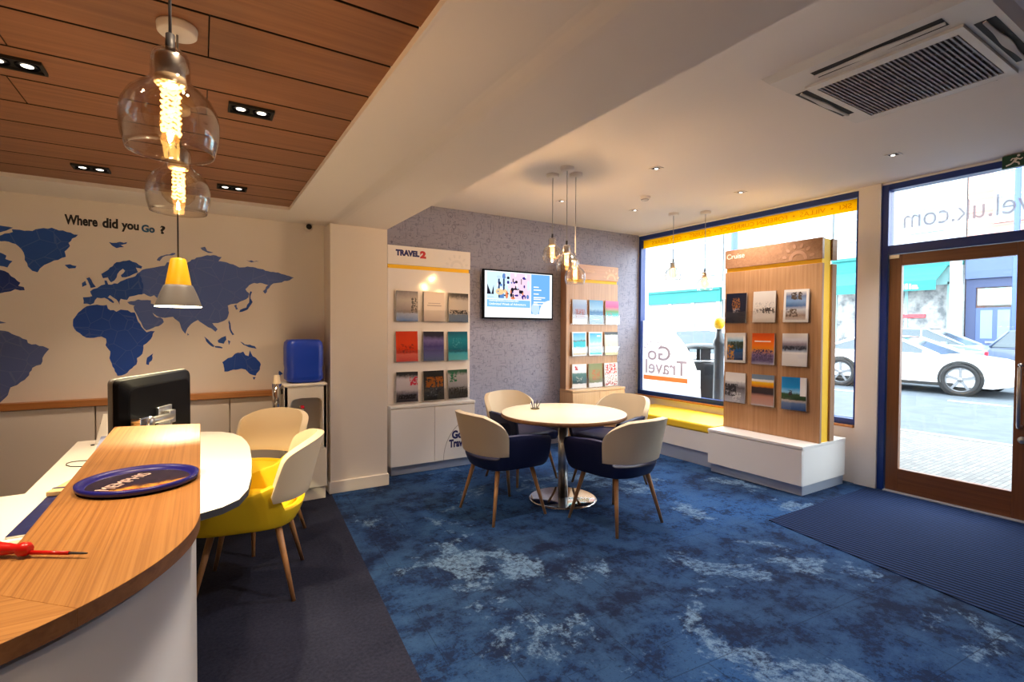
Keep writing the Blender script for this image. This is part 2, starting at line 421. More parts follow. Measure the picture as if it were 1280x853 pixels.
MAP = {
'greenland':('navy',[(-1.192,2.045),(-1.096,2.091),(-1.101,2.11),(-0.996,2.109),(-0.979,2.123),(-0.894,2.143),(-0.813,2.122),(-0.751,2.108),(-0.784,2.078),(-0.804,2.045),(-0.796,2.023),(-0.826,1.981),(-0.82,1.943),(-0.862,1.917),(-0.902,1.898),(-0.937,1.876),(-0.96,1.849),(-0.972,1.822),(-1.0,1.831),(-1.022,1.859),(-1.038,1.903),(-1.043,1.955),(-1.07,1.997),(-1.118,2.023),(-1.193,2.027)]),
'ellesmere':('navy',[(-1.202,2.131),(-1.16,2.129),(-1.095,2.121),(-1.128,2.098),(-1.16,2.083),(-1.203,2.073)]),
'baffin':('navy',[(-1.204,1.949),(-1.162,1.945),(-1.13,1.926),(-1.136,1.903),(-1.1,1.891),(-1.126,1.845),(-1.163,1.854),(-1.205,1.846)]),
'labrador':('dark',[(-1.205,1.839),(-1.163,1.827),(-1.121,1.808),(-1.089,1.773),(-1.062,1.744),(-1.073,1.721),(-1.045,1.715),(-1.04,1.693),(-1.089,1.698),(-1.111,1.682),(-1.144,1.674),(-1.208,1.649)]),
'iceland':('navy',[(-0.827,1.884),(-0.797,1.891),(-0.762,1.882),(-0.768,1.865),(-0.804,1.859)]),
'cuba':('slate',[(-1.189,1.479),(-1.168,1.476),(-1.136,1.464),(-1.168,1.459)]),
'south_america':('slate',[(-1.211,1.422),(-1.168,1.412),(-1.125,1.403),(-1.071,1.37),(-1.033,1.347),(-1.028,1.325),(-0.949,1.301),(-0.917,1.281),(-0.944,1.24),(-0.962,1.171),(-1.007,1.15),(-1.025,1.098),(-1.047,1.068),(-1.086,1.033),(-1.119,1.019),(-1.13,0.983),(-1.158,0.935),(-1.18,0.909),(-1.217,0.9)]),
'svalbard':('navy',[(-0.575,2.072),(-0.531,2.071),(-0.466,2.082),(-0.473,2.068),(-0.505,2.057),(-0.486,2.043),(-0.531,2.031),(-0.557,2.048)]),
'britain':('navy',[(-0.708,1.795),(-0.69,1.804),(-0.672,1.765),(-0.654,1.735),(-0.684,1.725),(-0.694,1.761)]),
'ireland':('navy',[(-0.733,1.759),(-0.714,1.776),(-0.706,1.748),(-0.731,1.731)]),
'scandinavia':('navy',[(-0.622,1.832),(-0.596,1.853),(-0.571,1.883),(-0.532,1.926),(-0.454,1.948),(-0.376,1.905),(-0.382,1.888),(-0.415,1.894),(-0.403,1.859),(-0.429,1.844),(-0.456,1.826),(-0.501,1.815),(-0.507,1.831),(-0.481,1.865),(-0.494,1.88),(-0.527,1.838),(-0.546,1.788),(-0.565,1.774),(-0.584,1.81),(-0.612,1.801)]),
'europe':('navy',[(-0.728,1.656),(-0.675,1.667),(-0.687,1.701),(-0.647,1.727),(-0.622,1.749),(-0.6,1.757),(-0.604,1.785),(-0.591,1.786),(-0.582,1.757),(-0.527,1.765),(-0.488,1.795),(-0.389,1.85),(-0.37,1.749),(-0.377,1.691),(-0.424,1.68),(-0.457,1.671),(-0.47,1.646),(-0.509,1.653),(-0.516,1.609),(-0.535,1.647),(-0.573,1.678),(-0.585,1.661),(-0.548,1.627),(-0.554,1.619),(-0.604,1.657),(-0.648,1.656),(-0.667,1.615),(-0.686,1.603),(-0.725,1.609)]),
'turkey':('steel',[(-0.47,1.63),(-0.404,1.652),(-0.324,1.648),(-0.324,1.615),(-0.405,1.607),(-0.457,1.614)]),
'africa':('deep',[(-0.741,1.558),(-0.71,1.59),(-0.649,1.605),(-0.592,1.605),(-0.586,1.578),(-0.536,1.555),(-0.51,1.572),(-0.425,1.552),(-0.406,1.484),(-0.373,1.426),(-0.353,1.401),(-0.301,1.41),(-0.326,1.351),(-0.374,1.302),(-0.381,1.236),(-0.415,1.203),(-0.419,1.154),(-0.462,1.114),(-0.488,1.083),(-0.534,1.073),(-0.552,1.126),(-0.58,1.208),(-0.574,1.256),(-0.602,1.305),(-0.599,1.353),(-0.626,1.369),(-0.713,1.361),(-0.767,1.408),(-0.786,1.447),(-0.784,1.494),(-0.765,1.526)]),
'madagascar':('deep',[(-0.314,1.238),(-0.317,1.201),(-0.342,1.148),(-0.358,1.155),(-0.352,1.205)]),
'asia':('steel',[(-0.409,1.849),(-0.377,1.879),(-0.338,1.893),(-0.299,1.903),(-0.266,1.914),(-0.233,1.921),(-0.219,1.949),(-0.098,1.942),(-0.056,1.983),(0.029,2.018),(0.093,2.031),(0.152,2.019),(0.129,1.984),(0.233,1.966),(0.278,1.943),(0.339,1.956),(0.417,1.944),(0.496,1.927),(0.576,1.92),(0.626,1.905),(0.7,1.883),(0.667,1.859),(0.625,1.851),(0.576,1.831),(0.535,1.823),(0.503,1.783),(0.471,1.732),(0.455,1.754),(0.495,1.809),(0.432,1.823),(0.369,1.811),(0.323,1.765),(0.35,1.732),(0.345,1.697),(0.307,1.67),(0.261,1.642),(0.193,1.623),(0.201,1.564),(0.185,1.512),(0.141,1.486),(0.083,1.477),(0.119,1.427),(0.104,1.406),(0.053,1.443),(0.011,1.476),(-0.017,1.501),(-0.045,1.484),(-0.088,1.434),(-0.102,1.389),(-0.122,1.417),(-0.142,1.482),(-0.183,1.523),(-0.236,1.514),(-0.289,1.529),(-0.315,1.552),(-0.302,1.528),(-0.25,1.505),(-0.243,1.481),(-0.276,1.449),(-0.355,1.416),(-0.38,1.456),(-0.405,1.518),(-0.418,1.55),(-0.432,1.596),(-0.404,1.621),(-0.366,1.63),(-0.301,1.616),(-0.283,1.665),(-0.303,1.688),(-0.327,1.676),(-0.365,1.697),(-0.391,1.692),(-0.409,1.754)]),
'novaya_zemlya':('steel',[(-0.285,1.96),(-0.259,1.994),(-0.165,2.026),(-0.165,2.016),(-0.246,1.987),(-0.266,1.954)]),
'severnaya':('steel',[(0.004,2.082),(0.036,2.093),(0.051,2.061),(0.094,2.051),(0.058,2.045),(0.015,2.066)]),
'new_siberia':('steel',[(0.332,2.008),(0.425,2.003),(0.37,1.992)]),
'japan':('navy',[(0.361,1.75),(0.372,1.742),(0.361,1.689),(0.376,1.658),(0.353,1.619),(0.337,1.593),(0.276,1.57),(0.283,1.59),(0.329,1.61),(0.35,1.654),(0.353,1.697)]),
'korea':('steel',[(0.238,1.624),(0.256,1.634),(0.267,1.596),(0.252,1.59)]),
'philippines':('navy',[(0.2,1.504),(0.21,1.478),(0.215,1.427),(0.238,1.384),(0.226,1.379),(0.204,1.427)]),
'sumatra':('navy',[(0.024,1.368),(0.053,1.342),(0.096,1.292),(0.088,1.28),(0.038,1.331)]),
'java':('navy',[(0.096,1.29),(0.154,1.277),(0.151,1.269),(0.102,1.278)]),
'borneo':('navy',[(0.118,1.334),(0.147,1.359),(0.177,1.372),(0.181,1.342),(0.162,1.308),(0.125,1.317)]),
'sulawesi':('navy',[(0.192,1.337),(0.211,1.328),(0.199,1.295)]),
'new_guinea':('navy',[(0.282,1.324),(0.335,1.297),(0.39,1.285),(0.405,1.262),(0.366,1.271),(0.305,1.298)]),
'australia':('deep',[(0.151,1.155),(0.191,1.188),(0.221,1.196),(0.243,1.224),(0.304,1.241),(0.319,1.211),(0.343,1.202),(0.354,1.25),(0.374,1.201),(0.413,1.165),(0.436,1.129),(0.428,1.085),(0.396,1.034),(0.365,1.044),(0.349,1.053),(0.319,1.089),(0.288,1.099),(0.228,1.092),(0.19,1.077),(0.165,1.078),(0.161,1.12)]),
'tasmania':('deep',[(0.373,1.022),(0.396,1.021),(0.383,0.999)]),
'new_zealand':('navy',[(0.578,1.071),(0.609,1.042),(0.589,1.031),(0.584,1.007),(0.564,1.008),(0.576,1.035)]),
'sri_lanka':('steel',[(-0.091,1.396),(-0.078,1.384),(-0.088,1.375)]),
}

SKY = 5.6; E_BULB = 9; E_TBULB = 16; E_BELL = 55; E_DOWN = 19; E_SPOT = 46; EXPOSURE = 0.95
# ================================================================== the setting
ZC = 2.77; ZL = 2.365; ZB = 2.345; XW = 5.25; YB = 5.115; YM = 4.78; COLX0, COLX1, COLY = .955, 1.456, 4.53
X0, YF = -2.6, -2.4
# floors
struct(MB().poly([(.42,YF,0),(XW+.15,YF,0),(XW+.15,YB,0),(.98,YB,0),(.98,4.8,0)]).build('floor', M['carpet']))
f = MB(); f.poly([(X0,YF,0),(.42,YF,0),(.98,4.8,0),(X0,4.8,0)]); struct(f.build('floor', M['charcoal']))
mt = MB(); mt.prism([(3.645,2.19),(3.32,.35),(3.05,-1.2),(5.2,-1.2),(5.2,2.19)], .0, .006); tag(mt.build('entrance_mat', M['mat'], loc=(4.4,.5,0)), 'ribbed dark navy entrance mat on the carpet in front of the door', 'mat')
# walls
struct(MB().box(COLX1-.05, XW+.2, YB, YB+.15, 0, 2.95).build('wall_back', M['wallpaper']))
struct(MB().box(X0-.15, COLX0+.05, YM, YM+.15, 0, 2.95).build('wall_mural', M['paint']))
struct(MB().box(X0-.15, X0, YF, YM, 0, 2.95).build('wall_left', M['paint']))
struct(MB().box(X0-.15, XW+.2, YF-.15, YF, 0, 2.95).build('wall_front', M['paint']))
# window wall: parapet under the window, pillar, and the stretch beyond the door
w = MB(); w.box(XW, XW+.2, 2.32, YB, 0, .545); w.box(XW, XW+.2, 5.11, YB, .545, 2.95); w.box(XW-.02, XW+.2, 2.14, 2.32, 0, 2.78); w.box(XW, XW+.2, 2.14, YB, 2.752, 2.95)
struct(w.build('wall_right', M['paint_cool']))
w = MB(); w.box(XW, XW+.2, YF, 1.0, 0, 2.95); w.box(XW, XW+.2, 1.0, 2.14, 2.752, 2.95); struct(w.build('wall_right', M['paint_cool']))
# column and beam
c = MB(); c.box(COLX0, COLX1, COLY, YB, 0, ZB); struct(c.build('column', M['paint']))
bb = MB(); bb.box(COLX0-.015, COLX1+.012, COLY-.016, YB, 0, .105); struct(bb.build('baseboard_column', M['paint'], bev=.004))
b = MB()
prof = [(COLX0-.005, 2.95), (COLX0-.005, ZL+.0), (COLX0+.02, ZL-.004), (COLX0+.05, ZL-.012), (COLX0+.08, ZL-.018), (COLX0+.11, ZB), (COLX1, ZB), (COLX1, 2.95)]
P = [[(x, y, z) for x, z in prof] for y in (YF, YB)]
b.grid(P, smooth=False); b.poly(P[0]); b.poly(P[1][::-1]); struct(b.build('beam', M['ceil']))
# ceilings
struct(MB().box(COLX1, XW+.2, YF, YB, ZC, 2.95).build('ceiling', M['ceil']))
c = MB(); c.box(.605, COLX0+.0, YF, YM, ZL, 2.5); c.box(X0, .605, 4.29, YM, ZL, 2.5); c.box(X0, .605, YF, 4.29, 2.43, 2.5)
struct(c.build('ceiling', M['ceil']))
t = MB(); y = YF; ys = [4.29]; yy = 4.055
while yy > YF: ys.append(yy); yy -= .2805
ys.append(YF)
rr = random.Random(3)
for i in range(len(ys)-1):
    y1, y0 = ys[i]-.006, ys[i+1]+.006
    cuts = [X0]; xx = .03 + (i % 2)*-1.15 + (.0 if i % 3 else -.0); pts = sorted(p for p in (xx-1.3, xx, ) if X0+.1 < p < .5)
    if i % 2 == 0 and i not in (6,): pts = [-1.05]
    if i in (6, 8): pts = [-1.3, .03]
    if i in (5, 7): pts = [-.62] if i == 5 else [-.55]
    cuts += pts + [.6]
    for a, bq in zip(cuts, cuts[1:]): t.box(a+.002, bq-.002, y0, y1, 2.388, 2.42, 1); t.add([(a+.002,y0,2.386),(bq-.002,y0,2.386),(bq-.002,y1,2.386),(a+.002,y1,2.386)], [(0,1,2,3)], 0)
struct(t.build('ceiling_timber', [M['timber'], mat('groove_shade', S(34,20,12), .9)]))  # board sides coloured dark to stand for the shade inside the joints
t = MB(); t.box(.597, .607, YF, 4.297, 2.36, 2.425); t.box(X0, .607, 4.287, 4.297, 2.36, 2.425); struct(t.build('trim_1', M['ceil']))
tg = MB(); tg.box(X0, .6, YF, 4.29, 2.421, 2.43); struct(tg.build('trim_2', M['matt_black']))

# window 1
w = MB(); xa, xb = XW+.0, XW+.09
w.box(xa, xb, 2.32, 5.11, 2.695, 2.755); w.box(xa, xb, 2.32, 5.11, .545, .60); w.box(xa, xb, 5.066, 5.11, .60, 2.695); w.box(xa, xb, 2.32, 2.345, .60, 2.695)
win = w.build('window_1', M['blue_frame'], bev=.004); struct(win)
win['_b'] = (0,0,0)
MB().box(XW+.05, XW+.056, 2.345, 5.066, .60, 2.695).build('pane', M['glass'], win)
s_ = MB(); s_.box(XW-.035, XW+.0, 2.33, YB, .525, .548); struct(s_.build('trim_3', M['rail'], bev=.003))
# film on the window
g = thing('window_film', 'yellow film strip along the window head with mirrored lettering', 'window film', (XW+.049, 3.66, 2.585))
MB().box(XW+.0475, XW+.0495, 2.345, 5.066, 2.583, 2.695).build('strip', M['yellow_film'], g)
lettering('lettering', 'SKI  \u2022  VILLAS  \u2022  FOREIGN CURRENCY  \u2022  CRUISES  \u2022  CITY BREAKS', (XW+.0468, 2.41, 2.617), (0,1,0), (0,0,1), 2.5, .046, M['strip_letter'], g, .004, depth=-.0006)
g = thing('window_film', 'white frosted arch film on the window with mirrored shop lettering', 'window film', (XW+.049, 4.6, .60))
A = [(5.0, .60)]+[(5.0-.05+.05-.0+0, 1.0)]*0
arc = [(5.03-.945*cos(a), .56+1.02*sin(a)) for a in [radians(2.3)+radians(85.9)*k/40 for k in range(41)]]
pts = [(5.064, .602)] + [p for p in arc if p[0] < 5.0] + [(5.064, 1.575)]
fm = MB(); fm.add([(XW+.0478, p[0], p[1]) for p in pts]+[(XW+.0494, p[0], p[1]) for p in pts], [tuple(range(len(pts))), tuple(range(2*len(pts)-1, len(pts)-1, -1))]+[(i,(i+1)%len(pts),len(pts)+(i+1)%len(pts),len(pts)+i) for i in range(len(pts))])
fm.build('arch', M['frost_film'], g)
xl = XW+.0468
lettering('lettering', 'Go', (xl, 4.57, 1.03), (0,1,0), (0,0,1), .40, .195, M['grey_film'], g, .012, depth=-.0006)
lettering('lettering', 'Travel', (xl, 4.305, .845), (0,1,0), (0,0,1), .70, .195, M['grey_film'], g, .012, depth=-.0006)
MB().box(xl-.0008, xl, 4.29, 5.04, .758, .818).build('underline', M['orange_film'], g, )
for k in range(6):
    a = radians(35+k*24); cy, cz = 4.87, 1.13; d = Vector((0, -cos(a), sin(a))); p = Vector((xl-.0005, cy, cz))
    ry = MB(); ry.obox(p+d*.165, (1,0,0), d, d.cross(Vector((1,0,0))), .0006, .022, .006); ry.build('sun_ray', M['grey_film'], g)

# door 1 with its blue frame and fanlight
w = MB(); w.box(xa, xb+.02, 2.085, 2.14, 0, 2.755); w.box(xa, xb+.02, 1.0, 2.085, 2.70, 2.755); w.box(xa, xb+.02, 1.0, 2.085, 2.125, 2.205); w.box(xa, xb+.02, 1.0, 1.05, 0, 2.755)
fr = w.build('window_2', M['blue_frame'], bev=.004); struct(fr)
MB().box(XW+.05, XW+.056, 1.05, 2.085, 2.205, 2.70).build('pane', M['glass'], fr)
g = thing('window_film', 'mirrored grey web address lettering on the fanlight over the door', 'window film', (XW+.049, 1.5, 2.3))
tw = .0
lettering('lettering', 'vel.uk.com', (XW+.0485, 1.175, 2.345), (0,1,0), (0,0,1), .815, .165, M['fan_letter'], g, .0, depth=-.0006)
d = MB(); xd0, xd1 = XW+.02, XW+.066
d.box(xd0, xd1, 1.985, 2.08, .01, 2.12); d.box(xd0, xd1, 1.055, 1.245, .01, 2.12)
door = d.build('door_1', M['door_wood'], bev=.003); struct(door); door['_b'] = (0,0,0)
r_ = MB(); r_.box(xd0, xd1, 1.245, 1.985, .01, .215); r_.box(xd0, xd1, 1.245, 1.985, 2.02, 2.12); r_.build('door_rail', M['door_wood_h'], door, bev=.003)
MB().box(XW+.04, XW+.046, 1.245, 1.985, .215, 2.02).build('pane', M['glass'], door)
hd = MB(); hx = XW-.045
hd.tube([(xd0, 1.20, .72),(hx, 1.20, .72),(hx-.008, 1.20, .74),(hx-.008, 1.20, 1.17),(hx, 1.20, 1.19),(xd0, 1.20, 1.19)], .0125, 12)
hd.build('door_handle', M['silver'], door)
lk = MB(); lk.lathe([(0,0),(.026,0),(.026,.018),(.012,.02),(0,.02)], (xd0-.02, 1.19, .62), 16, axis='x'); lk.build('lock', M['silver'], door)
hs = MB(); hs.box(xd0-.012, xd0, 2.0, 2.08, 2.085, 2.118); hs.build('closer_plate', M['silver'], door, bev=.003)
th = MB(); th.box(XW-.02, XW+.11, 1.05, 2.085, 0, .012); struct(th.build('trim_4', M['steel'], bev=.003))

# outside ground
def gz(x): return -.02+.0085*(x-5.4)
def ground(name, xa, xb, m, dz=0):
    g = MB(); g.add([(xa,-14,gz(xa)+dz),(xb,-14,gz(xb)+dz),(xb,34,gz(xb)+dz),(xa,34,gz(xa)+dz)], [(0,1,2,3)]); return struct(g.build(name, m))
ground('pavement', XW+.0, 8.6, M['pave']); ground('road', 8.6, 23.2, M['road'], -.05); ground('pavement', 23.2, 26.2, M['pave'])
for xk in (8.6, 23.1):
    k_ = MB(); k_.box(xk-.0, xk+.14, -14, 34, gz(xk)-.12, gz(xk)+.012); struct(k_.build('kerb', M['kerb'], bev=.01))
mk = MB()
for i in range(9):
    y0 = -6+i*2.3; mk.box(13.3, 13.42, y0, y0+.95, gz(13.3)-.052, gz(13.4)-.044)
struct(mk.build('road_marking', M['render']))

# ================================================================== ceiling fittings
for i, (x, y, lab) in enumerate([(-.568,2.50,'black twin downlight in the timber ceiling at the left edge of the photo'),
    (.195,2.487,'black twin downlight in the timber, right of the lamps, nearer one'),
    (-.546,3.885,'black twin downlight far left in the timber ceiling above the world map'),
    (.187,3.90,'black twin downlight in the timber ceiling by its far right corner')]):
    t = thing('twin_downlight', lab, 'ceiling light', (x, y, 2.386), 0, 'twin downlights in the timber ceiling')
    h = MB(); w2, d2 = .088, .05
    h.box(x-w2, x+w2, y-d2, y-d2+.008, 2.374, 2.3858); h.box(x-w2, x+w2, y+d2-.008, y+d2, 2.374, 2.3858)
    h.box(x-w2, x-w2+.008, y-d2+.008, y+d2-.008, 2.374, 2.3858); h.box(x+w2-.008, x+w2, y-d2+.008, y+d2-.008, 2.374, 2.3858); h.box(x-w2+.002, x+w2-.002, y-d2+.002, y+d2-.002, 2.3832, 2.3856)
    h.build('housing', M['matt_black'], t)
    for s in (-1, 1):
        q = MB(); q.lathe([(.034,2.376),(.036,2.379),(.033,2.382),(.026,2.383)], (x+s*.04, y, 0), 20); ln = q.build('lamp', M['black'], t)
        q = MB(); q.lathe([(0,2.3765),(.012,2.3768),(.018,2.379)], (x+s*.04, y, 0), 20); q.build('lens', M['lamp_glow'], ln)
for (x, y, lab) in [(3.191,2.924,'small square ceiling spotlight between the table pendants and the air conditioner'),
    (4.449,1.743,'small square spotlight in the ceiling nearest the entrance door'),
    (4.42,2.986,'small square spotlight in the ceiling above the middle of the window'),
    (3.177,4.178,'small square spotlight in the ceiling right behind the table pendant cords'),
    (4.10,4.06,'small square spotlight in the ceiling in the corner near the end of the window')]:
    t = thing('spotlight', lab, 'ceiling light', (x, y, ZC), 0, 'square spotlights in the white ceiling')
    h = MB(); a = .043
    for (q0, q1, r0, r1) in ((-a, a, -a, -a+.012), (-a, a, a-.012, a), (-a, -a+.012, -a+.012, a-.012), (a-.012, a, -a+.012, a-.012)): h.box(x+q0, x+q1, y+r0, y+r1, ZC-.006, ZC+.0)
    h.build('bezel', M['ceil'], t, bev=.001)
    q = MB(); q.box(x-a+.012, x+a-.012, y-a+.012, y+a-.012, ZC-.002, ZC-.0005); q.build('recess', M['matt_black'], t)
    q = MB(); q.lathe([(0,-.004),(.012,-.0035),(.014,-.002)], (x+.014, y+.010, ZC), 16); q.build('lamp', M['lamp_cool'], t)
t = thing('smoke_detector', 'small round white smoke detector on the ceiling beyond the table pendants', 'smoke detector', (3.78,3.605,ZC))
q = MB(); q.lathe([(0,-.034),(.03,-.034),(.045,-.022),(.052,-.012),(.052,0)], (3.78,3.605,ZC), 24); q.build('body', M['ceil'], t)
q = MB(); q.lathe([(.034,-.0335),(.036,-.030),(.040,-.026)], (3.78,3.605,ZC-.002), 24); q.build('vent_ring', M['grey_plastic'], t)
t = thing('motion_detector', 'small white motion detector with dark lens high in the corner beside the column', 'detector', (.82,YM-.002,2.335))
q = MB(); q.lathe([(0,-.0),(.034,-.0),(.034,-.03),(.026,-.045)], (.82,YM,2.335), 20, axis='y'); q.build('body', M['paint'], t)
q = MB(); q.lathe([(0,-.062),(.012,-.060),(.02,-.052),(.024,-.044)], (.82,YM,2.335), 20, axis='y'); q.build('lens', M['matt_black'], t)

# air conditioning cassette
ax0, ax1, ay0, ay1, az = 2.545, 3.535, .69, 1.61, ZC-.032
t = thing('air_conditioner', 'white ceiling air conditioner with dark slatted grille and four outlets', 'air conditioner', (3.04,1.15,ZC))
h = MB(); gx0, gx1, gy0, gy1 = 2.815, 3.425, .87, 1.46    # grille opening
h.add([(ax0,ay0,ZC),(ax1,ay0,ZC),(ax1,ay1,ZC),(ax0,ay1,ZC),(ax0+.03,ay0+.03,az),(ax1-.03,ay0+.03,az),(ax1-.03,ay1-.03,az),(ax0+.03,ay1-.03,az)], [(0,1,5,4),(1,2,6,5),(2,3,7,6),(3,0,4,7)])
def ring(mb, o, i, z): mb.add([(o[0],o[2],z),(o[1],o[2],z),(o[1],o[3],z),(o[0],o[3],z),(i[0],i[2],z),(i[1],i[2],z),(i[1],i[3],z),(i[0],i[3],z)], [(0,1,5,4),(1,2,6,5),(2,3,7,6),(3,0,4,7)])
ring(h, (ax0+.03,ax1-.03,ay0+.03,ay1-.03), (gx0-.06,gx1+.06,gy0-.035,gy1+.035), az)
h.build('fascia', M['ac_white'], t)
h = MB(); zz = az-.012; o = (gx0-.058,gx1+.058,gy0-.033,gy1+.033); ring(h, o, (gx0,gx1,gy0,gy1), zz)
for z0, z1 in ((zz, az+.004),):
    h.add([(o[0],o[2],z0),(o[1],o[2],z0),(o[1],o[3],z0),(o[0],o[3],z0),(o[0],o[2],z1),(o[1],o[2],z1),(o[1],o[3],z1),(o[0],o[3],z1)], [(0,1,5,4),(1,2,6,5),(2,3,7,6),(3,0,4,7)])
    i = (gx0,gx1,gy0,gy1); h.add([(i[0],i[2],z0),(i[1],i[2],z0),(i[1],i[3],z0),(i[0],i[3],z0),(i[0],i[2],z1+.01),(i[1],i[2],z1+.01),(i[1],i[3],z1+.01),(i[0],i[3],z1+.01)], [(0,1,5,4),(1,2,6,5),(2,3,7,6),(3,0,4,7)])
pnl = h.build('intake_panel', M['ac_white'], t)
h = MB(); h.box(gx0, gx1, gy0, gy1, zz+.016, zz+.020); h.build('grille_void', M['matt_black'], pnl)
h = MB(); nsl = 30
for k in range(nsl):
    y = gy0+(k+.5)*(gy1-gy0)/nsl; h.box(gx0, gx1, y-.0042, y+.0042, zz+.001, zz+.010)
for k in range(1, 5): x = gx0+(gx1-gx0)*k/5; h.box(x-.002, x+.002, gy0, gy1, zz+.004, zz+.012)
h.build('grille', mat('grille_mauve_grey', S(126,118,124), .5), pnl)
def outlet(x0, x1, y0, y1, flap):
    v = MB(); v.box(x0, x1, y0, y1, az-.0015, az+.0005); ov = v.build('outlet', M['matt_black'], t)
    fl = MB(); n = 14
    for k in range(n+1):
        pass
    P = []
    long_x = (x1-x0) > (y1-y0)
    for k in range(n+1):
        q = k/n; a = (x0+(x1-x0)*q) if long_x else (y0+(y1-y0)*q); wob = .16+.30*sin(q*pi*1.0)**6
        row = []
        for (ww, zz_) in ((-.5*wob, 0), (-.5*wob, -.006), (.5*wob, -.010), (.5*wob, -.004)):
            b_ = ((y0+y1)/2+(y1-y0)*ww) if long_x else ((x0+x1)/2+(x1-x0)*ww)
            row.append((a, b_, az-.003+zz_) if long_x else (b_, a, az-.003+zz_))
        row.append(row[0]); P.append(row)
    fl.grid(P, smooth=False); fl.poly(P[0][:4]); fl.poly(P[-1][:4][::-1]); fl.build('louvre', M['ac_white'], ov)
outlet(2.632, 2.712, .87, 1.40, 1); outlet(3.485-.045, 3.515-.0, .92, 1.44, 1)
outlet(2.80, 3.32, 1.508, 1.57, 1); outlet(2.80, 3.36, .745, .815, 1)

# exit sign
t = thing('exit_sign', 'green emergency exit sign with white running figure above the door', 'exit sign', (5.2,1.2,2.66))
q = MB(); q.box(5.19, 5.225, 1.04, 1.325, 2.672, 2.765); q.build('box', M['green'], t, bev=.003)
q = MB()
def seg(p, r_, w_): 
    a, b_ = Vector((5.1885, p[0], p[1])), Vector((5.1885, r_[0], r_[1])); d_ = (b_-a); q.obox((a+b_)/2, (1,0,0), d_, d_.cross(Vector((1,0,0))), .0007, d_.length/2+w_*.4, w_)
yc = 1.245
seg((yc-.004, 2.735),(yc+.012, 2.712), .008)   # torso
seg((yc+.012, 2.712),(yc-.012, 2.700), .005); seg((yc-.012, 2.700),(yc-.016, 2.684), .005)
seg((yc+.012, 2.712),(yc+.030, 2.698), .005); seg((yc+.030, 2.698),(yc+.055, 2.690), .005)
seg((yc-.002, 2.734),(yc+.022, 2.736), .004); seg((yc+.022, 2.736),(yc+.030, 2.724), .004)
seg((yc-.004, 2.732),(yc-.022, 2.722), .004); seg((yc-.022, 2.722),(yc-.034, 2.730), .004)
q.poly([(5.188, yc-.012+.009*cos(2*pi*k/14), 2.752+.009*sin(2*pi*k/14)) for k in range(14)])
q.box(5.1878, 5.1892, 1.09, 1.15, 2.684, 2.752)
q.build('running_figure', M['text_white'], t)

# ================================================================== pendants
def mega_pendant(z_top, z_ceil, x, y, rot, label, group, scale=1.0, dim=1.0):
    t = local_thing('glass_pendant', label, 'pendant lamp', group); L = z_ceil-z_top
    t['_b'] = (0,0,0)
    q = MB(); q.lathe([(0,L),(.055,L),(.056,L-.006),(.054,L-.024),(.05,L-.028),(0,L-.028)], n=32); q.build('ceiling_rose', M['ceil'], t)
    q = MB(); q.tube([(0,0,L-.027),(0,0,.012)], .0032, 8); q.build('cord', M['grey_plastic'], t)
    q = MB(); q.lathe([(0,.03),(.008,.03),(.009,.002),(.008,-.006),(0,-.006)], n=16); q.build('cord_grip', M['dark'], t)
    # blown glass shade: domed neck, full belly, open mouth
    pr_ = [(.009,-.001),(.020,-.003),(.029,-.010),(.033,-.022),(.034,-.045),(.034,-.060),(.040,-.072),(.056,-.084),(.072,-.100),(.083,-.122),(.087,-.146),(.0865,-.166),(.084,-.184),(.080,-.200),(.0765,-.212)]
    q = MB(); q.lathe(pr_, n=48); q.build('glass_shade', M['bulb_glass'], t, solid=.0022, off=0)
    q = MB(); q.lathe([(0,-.012),(.025,-.014),(.027,-.020),(.027,-.062),(.024,-.066),(0,-.066)], n=32); sk = q.build('lamp_socket', M['silver'], t)
    q = MB(); q.lathe([(.0272,-.058),(.0285,-.064),(.0285,-.072),(.0255,-.076),(0,-.076)], n=32); q.build('collar', M['cream'], sk)
    q = MB(); q.lathe([(.014,-.075),(.022,-.083),(.040,-.098),(.049,-.120),(.050,-.140),(.044,-.164),(.030,-.181),(.012,-.189),(0,-.190)], n=32); bl = q.build('light_bulb', M['inner_glass'], t)
    q = MB(); turns = 8; pts = [(.0150*cos(2*pi*turns*k/150)*(1+.16*sin(k*2.2)), .0150*sin(2*pi*turns*k/150)*(1+.16*sin(k*2.2)), -.082-.092*k/150+.003*sin(k*1.7)) for k in range(151)]
    q.tube(pts, .0026, 5); q.build('filament', M['filament'], bl)
    return place(t, (x, y, z_top), rot)
mega_pendant(2.006, 2.386, -.049, 1.265, .3, 'nearest clear glass bulb pendant over the counter, largest in view', 'glass bulb pendants')
mega_pendant(2.012, 2.386, -.056, 1.93, .9, 'second clear glass bulb pendant, hanging behind the nearest one under the timber ceiling', 'glass bulb pendants')
mega_pendant(2.232, ZC, 2.586, 3.527, .2, 'highest and leftmost of the three glass bulb pendants over the round table', 'glass bulb pendants')
mega_pendant(2.140, ZC, 2.571, 3.308, 1.2, 'middle one in height of the three glass bulb pendants over the round table', 'glass bulb pendants')
mega_pendant(2.045, ZC, 2.739, 3.403, 2.2, 'lowest of the three glass bulb pendants over the round table', 'glass bulb pendants')
mega_pendant(2.222, ZC, 4.588, 3.936, .5, 'glass bulb pendant hanging in front of the window, the one further from the door', 'glass bulb pendants')
mega_pendant(2.105, ZC, 4.826, 3.69, 1.5, 'glass bulb pendant hanging in front of the window, nearer the cruise stand', 'glass bulb pendants')
